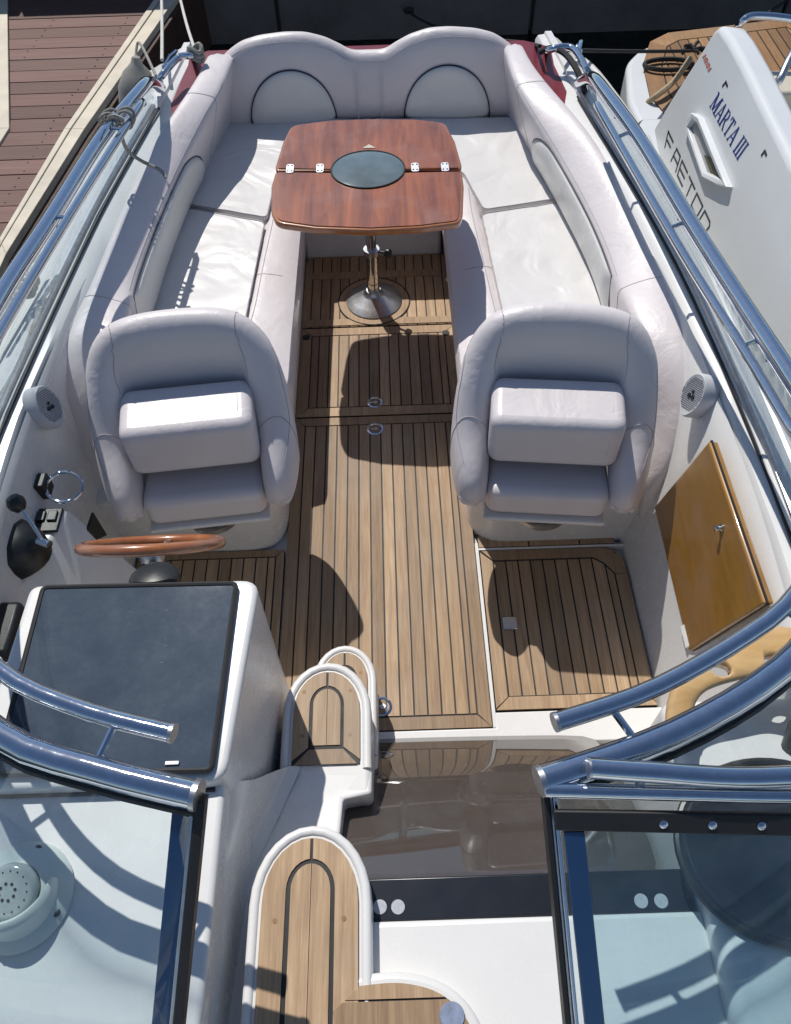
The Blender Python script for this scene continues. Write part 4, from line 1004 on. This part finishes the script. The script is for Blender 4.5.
# ================================================================== HELM SEATS
def make_seat(label, loc, rz):
    root = thing('helm_seat', label, 'boat seat', loc, rz, 'helm seats', local=True)
    half = [(0, .185, 1.0), (.07, .185, .998), (.15, .180, .993), (.222, .163, .975), (.262, .120, .925), (.276, .055, .81), (.279, -.02, .685), (.270, -.09, .625), (.262, -.155, .575), (.252, -.185, .53)]
    path = [(x, y, z) for x, y, z in half[::-1]]+[(-x, y, z) for x, y, z in half[1:]]
    rings = []; n = len(path)
    path = [(x*.965, y, z) for x, y, z in path]
    for i, (x, y, zt) in enumerate(path):
        a = Vector(path[max(i-1, 0)][:2]); c = Vector(path[min(i+1, n-1)][:2]); t = (c-a).normalized(); out = Vector((t.y, -t.x))
        if out.dot(Vector((x, y-.0+.001))) < 0: out = -out
        e = min(i, n-1-i); ht = (.030, .050, .062, .066, .066, .064, .06)[min(e, 6)]
        zb = .40 if e > 0 else .44
        out = Vector((out.x, out.y, 0)); p = Vector((x, y, 0)); up = Vector((0, 0, 1))
        back = max(0, (zt-.62))
        rk = Vector((0, .05*back, 0))                     # slight rake of the back
        rings.append([p-out*ht*.6+up*(zb-.0), p+out*ht*.7+up*zb, p+out*ht*1.05+up*(zb+.09), p+out*ht*1.1+rk*.6+up*(zt-.13), p+out*ht*.95+rk+up*(zt-.045), p+out*ht*.45+rk+up*(zt-.006), p-out*ht*.25+rk+up*(zt-.004), p-out*ht*.85+rk+up*(zt-.04), p-out*ht*1.0+rk*.3+up*(zt-.14), p-out*ht*.95+up*(zb+.08)])
    sh = loft('seat_shell', rings, M['vinyl'], root, 2)
    def cush(name, x, y0, y1, z0, z1, r, mat, tilt=0, crown=.012):
        p = puffy(name, [(-x, y0), (x, y0), (x, y1), (-x, y1)], z0, z1, r, mat, root, crown, .045)
        for vtx in p.data.vertices:
            dz = (vtx.co.y-y0)*tilt; vtx.co.z += dz
        return p
    cb = cush('seat_cushion', .206, -.165, .12, .375, .505, .035, M['vinyl'])
    bo = cush('flip_up_bolster', .214, -.092, .105, .562, .768, .060, M['vinyl'], .12)
    b = B(); b.tube([(.168, -.0925, .63), (.168, -.0925, .70), (.168, -.0755, .751), (.168, -.032, .7752), (.168, .0, .779), (.168, .04, .784)], .0013, 6); b.build('bolster_seam', M['vinyl'], bo)
    b = B(); b.box((-.21, -.175, .352), (.21, .12, .372)); b.build('seat_board', M['gel'], root, bevel=.006)
    b = B(); b.lathe([(0, 0), (.10, 0), (.10, .02), (.06, .03), (.05, .05), (0, .05)], (0, -.07, .30), (0, 0, 1), 28); b.lathe([(0, .0), (.17, 0), (.17, .006), (0, .006)], (0, -.02, .334), (0, 0, 1), 32, 0, 1, .8); b.build('swivel_plate', M['dullsteel'], root)
    for k in range(8):
        b = B(); a = 2*pi*k/8; b.lathe([(0, 0), (.011, 0), (.011, .006), (0, .008)], (.135*cos(a), -.02+.11*sin(a), .341), (0, 0, 1), 10); b.build('plate_bolt', M['black'], root)
    return root
s1 = make_seat('lilac helm seat with a flip-up bolster behind the steering wheel, at the left', (-.664, 1.785, 0), radians(5.5))
# (the passenger seat is copied after its seams are sewn)
s2 = None # s2.location = (.532, 1.755, 0); s2.rotation_euler = (0, 0, radians(-6)); s2['label'] = 'lilac passenger seat with a flip-up bolster, beside the honey coloured locker door'

# ---- stitched seams laid on the finished upholstery
bpy.context.view_layer.update()
DG = bpy.context.evaluated_depsgraph_get()
def seam(obj, pts, r=.0013, mat='seamthread', lift=.0005, n=10):
    ev = obj.evaluated_get(DG); mw = obj.matrix_world; inv = mw.inverted(); out = []
    for p in catmull(pts, n):
        ok, loc, nr, _ = ev.closest_point_on_mesh(Vector(p))
        if ok: out.append(loc+nr*lift)
    b = B(); b.tube(out, r, 6)
    me_o = b.build('seam', M[mat], obj); me_o.location = (0, 0, 0); return me_o
M['seamthread'] = simple('lilac_grey_thread', (.42, .39, .41), .6)  # lilac-grey thread for seams and cushion piping
for so_ in [o for o in bpy.data.objects if o.name.startswith('seat_shell')]:
    for s_ in (-1, 1):
        seam(so_, [(s_*.20, .24, .60), (s_*.215, .25, .90), (s_*.215, .235, .985), (s_*.205, .17, 1.0), (s_*.19, .10, .95), (s_*.185, .06, .80)])
        seam(so_, [(s_*.35, -.02, .45), (s_*.35, -.02, .62), (s_*.31, -.02, .70), (s_*.25, -.02, .70), (s_*.19, -.02, .62), (s_*.19, -.02, .5)])
    seam(so_, [(-.30, -.12, .60), (-.31, 0, .66), (-.30, .10, .80), (-.24, .22, .93), (-.12, .28, .99), (0, .29, 1.0), (.12, .28, .99), (.24, .22, .93), (.30, .10, .80), (.31, 0, .66), (.30, -.12, .60)], n=8)
for co_ in [o for o in bpy.data.objects if o.name.startswith('coaming_bolster')]:
    left = co_.data.vertices[0].co.x < 0; s_ = 1 if left else -1
    I2, B2 = (smoothline(IL), smoothline(BL)) if left else (smoothline(IR), smoothline(BR))
    ev = co_.evaluated_get(DG); rows = []; n = 26; y0, y1 = co_['y0'], co_['y1']; edge = []
    for k in range(n):
        u = k/(n-1); y = y0+(y1-y0)*u; i_, b_ = at_y(I2, y), at_y(B2, y); i_.y = y; b_.y = y
        h = sin(pi*min(u*3.6, 1)/2)**.6; row = []
        for tt, d in ((0, .0), (.04, .010), (.15, .018), (.5, .021), (.85, .018), (.96, .010), (1., .0)):
            p = b_.lerp(i_, .01+(.93*h)*tt)+Vector((s_*.02, 0, .01))
            ok, loc, nr, _ = ev.closest_point_on_mesh(p); row.append(loc+nr*(d if k not in (0, n-1) else 0))
        rows.append(row); edge.append(row[-1]+Vector((0, 0, .004)))
    pad = grid('side_pad', rows, M['pad'], co_, subsurf=1)
    b = B(); b.tube([rows[0][0]]+edge+[rows[-1][3], rows[-1][0]], .0042, 6); b.build('pad_piping', M['piping'], co_)
    L_, R_ = co_.location, None; left = co_.data.vertices[0].co.x < 0
    O_, I_ = (OL, IL) if left else (OR, IR)
    q = [at_y(smoothline(I_), y)+Vector((0, 0, .03)) for y in (4.1, 3.9, 3.6, 3.3, 3.0, 2.7, 2.45)]
    seam(co_, q)
    for y in (3.74, 2.36):
        o_, i_, b_ = at_y(smoothline(O_), y), at_y(smoothline(I_), y), at_y(smoothline(BL if left else BR), y)
        seam(co_, [o_+Vector((0, 0, .02)), o_.lerp(i_, .5)+Vector((0, 0, .05)), i_+Vector((0, 0, .02)), i_.lerp(b_, .5), b_+Vector((0, 0, .03))])
for lo_ in [o for o in bpy.data.objects if o.name.startswith('lounge_front')]:
    left = lo_.data.vertices[0].co.x < 0; sm = seamL if left else seamR; s_ = 1 if left else -1
    q = [p+Vector((s_*.035, 0, .02)) for p in sm]; seam(lo_, [q[0]+Vector((0, -.1, 0))]+q+[q[-1]+Vector((0, .2, 0))], .0022)
    y = 2.86; seam(lo_, [(sm[1].x, y, .47), (sm[1].x+s_*.05, y, .46), (sm[1].x+s_*.11, y, .40), (sm[1].x+s_*.12, y, .2), (sm[1].x+s_*.12, y, .05)])
seam(bk, [(BX+x_, yb+.03, back_top(BX+x_)-.03) for x_ in [-.70+.05*k for k in range(29)]], .0017, n=3)
s2 = copy_tree(s1); s2.location = (.532, 1.755, 0); s2.rotation_euler = (0, 0, radians(-6)); s2['label'] = 'lilac passenger seat with a flip-up bolster, beside the honey coloured locker door'
# dark piping round the bench cushions
for cu in [o for o in bpy.data.objects if o.name.startswith('seat_cushion') and o.get('group') == CG]:
    ol_ = list(cu['outline']); q = densify([(ol_[k], ol_[k+1]) for k in range(0, len(ol_), 2)], .02); del cu['outline']; cq = sum((Vector(p) for p in q), Vector((0, 0)))/len(q)
    ev = cu.evaluated_get(DG); out = []
    for p in q:
        ok, loc, nr, _ = ev.closest_point_on_mesh(Vector((p.x, p.y, .482)))
        if ok: out.append(loc+nr*.001)
    b = B(); b.tube(out, .0028, 6, closed=True); b.build('cushion_piping', M['seamthread'], cu)

# ================================================================== ROPES, FENDER
def rope(name, pts, r, mat, label, cat='rope', n=8, twist=True):
    b = B(); c = catmull(pts, n); b.tube(c, r, 7)
    return tag(b.build(name, mat), label, cat)
kn = at(196, 53, .86); kl = at(162, 58, .90)
rope('mooring_line', [at(162, 60, .86), at(162, 20, .8), at(161, -30, .62)], .008, M['whiterope'], 'white mooring line rising straight from the left stern rail')
rope('mooring_line', [kn, at(186, 22, .75), at(176, -20, .55), at(168, -60, .35)], .008, M['whiterope'], 'white mooring line with a knot at the stern, running to the jetty')
b = B()
for k in range(3): b.tube([kn+Vector((.03*cos(a), .03*sin(a)*.8, .02*k-.02+.012*sin(a*2))) for a in [2*pi*i/14 for i in range(14)]], .010, 7, closed=True)
tag(b.build('rope_knot', M['rope']), 'grey knot of rope on the left stern rail', 'rope')
k1 = at(118, 116, 1.03)
b = B()
for k in range(2):
    for cpt in (at(108+k*3, 122-k*4, 1.02), at(124+k*2, 120-k*4, 1.02)):
        b.tube([cpt+Vector((.033*cos(a), .01*sin(a*2), .033*sin(a))) for a in [2*pi*i/16 for i in range(16)]], .0062, 6, closed=True)
b.tube(catmull([at(108, 118, 1.06), at(115, 116, 1.075), at(124, 120, 1.06)], 5), .008, 6)
b.tube(catmull([at(120, 128, 1.0), at(126, 148, .90), at(140, 160, .84), at(160, 170, .80), at(166, 178, .78)], 6), .0075, 7)
tag(b.build('tied_rope', M['rope']), 'grey rope tied round the left rails, its tail hanging on the bolster', 'rope')
b = B(); q = [at(-8, 330, .84), at(10, 305, .845), at(28, 278, .85), at(45, 255, .85)]
b.tube(catmull([p+Vector((-.03, 0, 0)) for p in q], 5), .014, 8); b.tube(catmull([p+Vector((.012, .01, .01)) for p in q], 5), .014, 8)
for k in range(3): c = at(25, 283, .86)+Vector((.0, .03*k-.03, 0)); b.tube([c+Vector((.034*cos(a), 0, .028*sin(a)-.008)) for a in [2*pi*i/14 for i in range(14)]], .009, 7, closed=True)
tag(b.build('coiled_rope', simple('pale_rope', (.48, .47, .42), .8, 0, .2, 80, .5, 200)), 'pale coiled rope on the left side deck behind the windscreen', 'rope')
rope('bow_line', [at(-12, 420, .80), at(16, 372, .81), at(30, 340, .82), at(40, 312, .82)], .012, M['rope'], 'grey rope lying along the left side deck below the coil')
c = at(139, 92, .62)
fd = thing('fender', 'grey covered fender hanging at the left stern rail', 'fender', c)
b = B(); b.lathe([(0, -.34), (.06, -.32), (.10, -.25), (.105, -.1), (.10, .02), (.07, .09), (.03, .13), (.02, .16), (0, .17)], c, (.15, .2, 1), 20); b.build('fender_body', M['canvas'], fd)
b = B(); b.tube(catmull([c+Vector((.02, .03, .15)), c+Vector((.045, .08, .20)), at(156, 76, .82)], 5), .007, 6); b.build('fender_lanyard', M['rope'], fd)
rope('bundled_cord', [at(585, 92, .80), at(578, 72, .84), at(566, 55, .85), at(552, 48, .85), at(540, 52, .82)], .014, M['blackrope'], 'black cord wound along the right stern rail', 'cord')
rope('stern_line', [at(540, 46, .84), at(520, 42, .5), at(470, 36, .1), at(430, 24, -.1), at(405, 10, -.2), at(375, -8, -.3)], .009, M['blackrope'], 'thin black line running from the right stern up to the quay wall')
b = B(); kc = at(409, 12, -.18)
for k in range(2): b.tube([kc+Vector((.03*cos(a), .03*sin(a)*.5, .02*k)) for a in [2*pi*i/12 for i in range(12)]], .010, 6, closed=True)
tag(b.build('rope_knot', M['blackrope']), 'small black knot halfway along the line to the quay wall', 'rope')

# ================================================================== NEIGHBOUR BOAT
nb = thing('moored_boat', 'white boat moored at the right, its side lettered MARTA III', 'motorboat', (2.2, 3.2, WZ))
pn = Vector((-1, 0, .143)).normalized(); p0 = Vector((1.42, 3.2, .3)); PH = lambda x, y: plane_hit(x, y, p0, pn)
out = [PH(*q) for q in ((716, 29), (722, 24), (735, 52), (760, 100), (791, 172))]
top_edge = out[:]
fwd = PH(791, 172); ext = (PH(791, 172)-PH(760, 100)); 
face = [PH(652, 130), PH(672, 96), PH(700, 52), PH(714, 29), PH(720, 24), PH(730, 38), PH(745, 66), PH(765, 108), PH(791, 160)]
e1 = face[-1]+(face[-1]-face[-3])*1.6
face += [Vector((e1.x, e1.y, 1.02)), Vector((p0.x-.01, e1.y, .25)), Vector((p0.x-.01, 2.2, .27)), Vector((p0.x-.01, 3.4, .24))]
for p in face: p.x = p0.x+(p.z-.3)*.143
thk = .13
nf = slabpts('boat_side', face, -pn, 0, thk, M['gel2'], nb, .03)
# hull and side shelf
hullp = [(1.30, 4.15), (1.27, 3.4), (1.25, 2.4), (1.27, 1.0), (1.5, -1.0), (2.2, -2.6), (2.9, -1.0), (3.3, 1.0), (3.3, 4.3), (1.45, 4.45)]
prism('hull', hullp, -.9, .25, M['gel2'], nb, .06, 4)
deck = [(1.55, 1.0), (1.75, -.6), (2.2, -1.8), (2.75, -.6), (3.1, 1.0), (3.1, 2.6), (1.55, 2.6)]
prism('deck', deck, .2, .8, M['gel2'], nb, .08, 4)
prism('side_step', roundpoly([(1.30, 4.10), (1.44, 4.16), (1.44, 3.2), (1.43, .8), (1.33, .8), (1.285, 3.0)], .05), .2, .315, M['gel2'], nb, .03, 4)
plat = [at(p[0], p[1], .16) for p in ((628, 100), (626, 62), (640, 48), (700, 30), (760, 22))]
poly = [p[:2] for p in plat]+[(3.1, 6.0), (3.2, 4.3), (1.55, 4.25), (1.50, 4.35)]
pf = prism('swim_platform', roundpoly(poly, .08), -.05, .16, M['gel2'], nb, .04, 4)
pb_ = roundpoly(inset(roundpoly(poly, .06), .09), .01)
tpoly = [at(p[0], p[1], .17)[:2] for p in ((650, 96), (643, 64), (650, 42), (668, 33), (720, 27), (791, 18))]+[(3.0, 5.2), (2.9, 4.35), (1.72, 4.35)]
tpk = B(); tpoly = [Vector(p) for p in tpoly]
if area(tpoly) < 0: tpoly = tpoly[::-1]
tpk.prism(tpoly, .155, .168, 1)
tin = inset(tpoly, .11); L = len(tpoly)
for i in range(L): tpk.prism([tpoly[i], tpoly[(i+1) % L], tin[(i+1) % L], tin[i]], .168, .172, 0, random.random())
planks(tpk, inset(tpoly, .12), .068, .010, .168, .172); tpk.build('platform_teak', [M['teak2'], M['caulk']], pf, smooth=False)
boxo('cream_seat', (1.86, 4.12, .10), (3.0, 4.36, .52), M['gel3'], nb, .02)
boxo('cockpit_moulding', (2.08, 3.5, .1), (2.9, 4.05, .42), M['gel2'], nb, .06, 4)
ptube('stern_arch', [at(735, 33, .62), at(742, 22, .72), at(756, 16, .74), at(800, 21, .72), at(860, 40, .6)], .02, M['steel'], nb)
ptube('grab_rail', [at(768, 85, .75), at(778, 82, .8), at(788, 62, .85), at(800, 40, .88)], .018, M['dullsteel'], nb)
# recessed grab handle in the side
HN = [PH(*q) for q in ((689, 125), (697, 113), (704, 118), (728, 176), (733, 188), (724, 186), (708, 178))]
HI = [PH(*q) for q in ((692, 128), (698, 120), (702, 124), (722, 172), (726, 180), (720, 177), (708, 172))]
hb2 = B(); n = len(HN)
v = [p for p in HN]+[p+pn*.03 for p in HN]+[p+pn*.026 for p in HI]+[p+pn*.003 for p in HI]
f = []
for a_, b_ in ((0, 1), (1, 2), (2, 3)):
    for k in range(n): f.append([a_*n+k, a_*n+(k+1) % n, b_*n+(k+1) % n, b_*n+k])
hb2.add(v, f); hf = hb2.build('side_handle', M['gel2'], nb, bevel=.006)
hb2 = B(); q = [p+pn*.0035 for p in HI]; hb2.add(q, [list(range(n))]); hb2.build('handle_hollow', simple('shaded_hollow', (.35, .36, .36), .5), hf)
q = [PH(*z_)+pn*.0055 for z_ in ((705, 155), (715, 158), (725, 178), (712, 174))]; hb2 = B(); hb2.add(q, [[0, 1, 2, 3]]); hb2.build('handle_slot', simple('olive_slot', (.10, .09, .05), .5), hf)
# lettering: MARTA III (serif), FAETON (thin strokes), small marks
def quadmap(q00, q10, q11, q01): return lambda u, v_: (q00.lerp(q10, u)).lerp(q01.lerp(q11, u), v_)+pn*.001
def poly_letter(bd, f, pts):
    v = [f(*p) for p in pts]; n = len(v); bd.add(v+[p+pn*.0012 for p in v], [list(range(n))[::-1], list(range(n, 2*n))]+[[i, (i+1) % n, n+(i+1) % n, n+i] for i in range(n)])
def bar(bd, f, a, c, w):                                    # a stroke of horizontal width w
    poly_letter(bd, f, [(a[0]-w/2, a[1]), (a[0]+w/2, a[1]), (c[0]+w/2, c[1]), (c[0]-w/2, c[1])])
def serif(bd, f, x, y, w, h=.06): poly_letter(bd, f, [(x-w/2, y), (x+w/2, y), (x+w/2, y+h), (x-w/2, y+h)])
S = {}
def L_M(b_, f):
    bar(b_, f, (.12, 0), (.16, 1), .05); bar(b_, f, (.84, 0), (.84, 1), .15); bar(b_, f, (.16, 1), (.48, .05), .15); bar(b_, f, (.48, .05), (.82, 1), .05)
    serif(b_, f, .12, 0, .22); serif(b_, f, .84, 0, .30); serif(b_, f, .10, .94, .2); serif(b_, f, .90, .94, .2)
def L_A(b_, f):
    bar(b_, f, (.10, 0), (.5, 1), .06); bar(b_, f, (.88, 0), (.5, 1), .17); poly_letter(b_, f, [(.22, .30), (.74, .30), (.74, .36), (.22, .36)]); serif(b_, f, .10, 0, .26); serif(b_, f, .86, 0, .30)
def L_R(b_, f):
    bar(b_, f, (.2, 0), (.2, 1), .17); serif(b_, f, .2, 0, .36); serif(b_, f, .16, .94, .3)
    poly_letter(b_, f, [(.2, .94), (.55, .94), (.55, 1), (.2, 1)]); poly_letter(b_, f, [(.2, .48), (.55, .48), (.55, .54), (.2, .54)])
    poly_letter(b_, f, [(.55, .48), (.74, .58), (.8, .74), (.74, .90), (.55, 1), (.55, .93), (.62, .86), (.64, .74), (.62, .62), (.55, .55)])
    bar(b_, f, (.90, 0), (.48, .5), .17); serif(b_, f, .92, 0, .2)
def L_T(b_, f):
    bar(b_, f, (.5, 0), (.5, 1), .17); serif(b_, f, .5, 0, .36); poly_letter(b_, f, [(.05, .94), (.95, .94), (.95, 1), (.05, 1)]); poly_letter(b_, f, [(.05, .76), (.1, .76), (.16, .95), (.05, .95)]); poly_letter(b_, f, [(.95, .76), (.9, .76), (.84, .95), (.95, .95)])
def L_I(b_, f): bar(b_, f, (.5, 0), (.5, 1), .42); serif(b_, f, .5, 0, .86); serif(b_, f, .5, .94, .86)
qm = quadmap(PH(709.5, 106), PH(738.5, 161.5), PH(750, 145.5), PH(718.5, 91))
ml = B(); x_ = 0
for fn, w in ((L_M, .185), (L_A, .145), (L_R, .145), (L_T, .13), (L_A, .15), (None, .055), (L_I, .06), (L_I, .06), (L_I, .06)):
    if fn: fn(ml, (lambda x0, ww: (lambda u, v_: qm(x0+u*ww, v_)))(x_+.006, w-.012))
    x_ += w
ml.build('name_lettering', M['navy'], nf, smooth=False)
qf = quadmap(PH(664.5, 146), PH(705, 236), PH(714, 224), PH(669, 125))
fl = B()
for i, ch in enumerate('faeton'):
    x0 = i*.168; strokes(fl, GL[ch], (lambda x0: (lambda u, v_: qf(x0+.015+u*.125, v_*.8)))(x0), .0085, pn)
fl.build('model_lettering', M['ink'], nf, smooth=False)
ql = quadmap(PH(703, 57), PH(709, 72), PH(712, 70), PH(706, 55)); rl = B(); xx = 0
for i in range(6):
    strokes(rl, [[(0, 0), (.5, 1), (1, 0)]] if i % 2 else [[(0, 0), (0, 1), (1, .5)]], (lambda x0: (lambda u, v_: ql(x0+u*.12, v_)))(i*.165), .006, pn)
rl.build('small_red_script', M['redink'], nf, smooth=False)
for c in ((723, 86), (762, 155)):
    q = quadmap(PH(c[0], c[1]), PH(c[0]+3, c[1]-4), PH(c[0]+4.5, c[1]), PH(c[0]+1, c[1]+4)); b = B()
    strokes(b, [[(0, .0), (1, 0), (1, 1)]], q, .010, pn); b.build('corner_mark', M['ink'], nf, smooth=False)
# neighbour's lines
rope('stern_line', [at(560, 50, .84), at(600, 51, .66), at(650, 51.5, .45), at(691, 51, .30)], .010, M['blackrope'], 'black line stretched from the right stern to the neighbouring boat')
b = B(); kc = at(692, 50, .28)
for k in range(13):
    a = random.uniform(0, 2*pi); e = Vector((cos(a), sin(a)*.7, random.uniform(-.3, .7))).normalized()*random.uniform(.05, .11); b.tube([kc, kc+e*.6+Vector((0, 0, .01)), kc+e*.85], .011, 6)
tag(b.build('rope_tuft', M['blackrope']), 'frayed black tuft of rope on the neighbouring teak platform', 'rope')
rope('chain_line', [at(690, 58, .26), at(681, 72, .24), at(670, 85, .22), at(655, 97, .20), at(645, 105, .12), at(640, 110, .0)], .018, M['tanrope'], 'tan rope hanging over the edge of the neighbouring teak platform')
b = B(); lc = at(668, 66, .185); b.tube([lc+Vector((.15*cos(a), .07*sin(a), .01)) for a in [2*pi*k/20 for k in range(20)]], .014, 6, closed=True); tag(b.build('rope_loop', M['blackrope']), 'black loop of rope lying on the neighbouring teak platform', 'rope')
rope('shore_line', [at(797, 300, .42), at(780, 318, .38), at(767, 330, .34)], .010, M['tanrope'], 'tan twisted rope at the right edge, beside the neighbouring hull')
rope('quay_chain', [at(764, 16, .1), at(775, 8, -.05), at(800, -8, -.2)], .010, M['blackrope'], 'black line on the quay wall above the neighbouring arch')

# ================================================================== LIGHT
SD = Vector((.285, -.67, -1)).normalized()                  # direction the sunlight travels
sun = bpy.data.lights.new('sun', 'SUN'); sun.energy = 4.0; sun.angle = radians(.53); sun.color = (1, .955, .89)
so = bpy.data.objects.new('sun', sun); COL.objects.link(so); so.rotation_euler = SD.to_track_quat('-Z', 'Y').to_euler()
w = bpy.data.worlds.new('World'); SC.world = w; w.use_nodes = True; nt = w.node_tree
sky = nt.nodes.new('ShaderNodeTexSky'); sky.sky_type = 'NISHITA'; sky.sun_disc = False; sky.ozone_density = 2.5; sky.dust_density = .4; sky.air_density = 1.0
sky.sun_elevation = math.asin(-SD.z); sky.sun_rotation = math.atan2(-SD.x, -SD.y)
nt.links.new(sky.outputs[0], nt.nodes['Background'].inputs[0]); nt.nodes['Background'].inputs[1].default_value = .085
vs = SC.view_settings; vs.view_transform = 'Standard'; vs.look = 'None'; vs.exposure = 0; vs.gamma = 1; vs.use_curve_mapping = False
SC.cycles.use_denoising = True
SC.cycles.max_bounces = 8; SC.cycles.transparent_max_bounces = 12
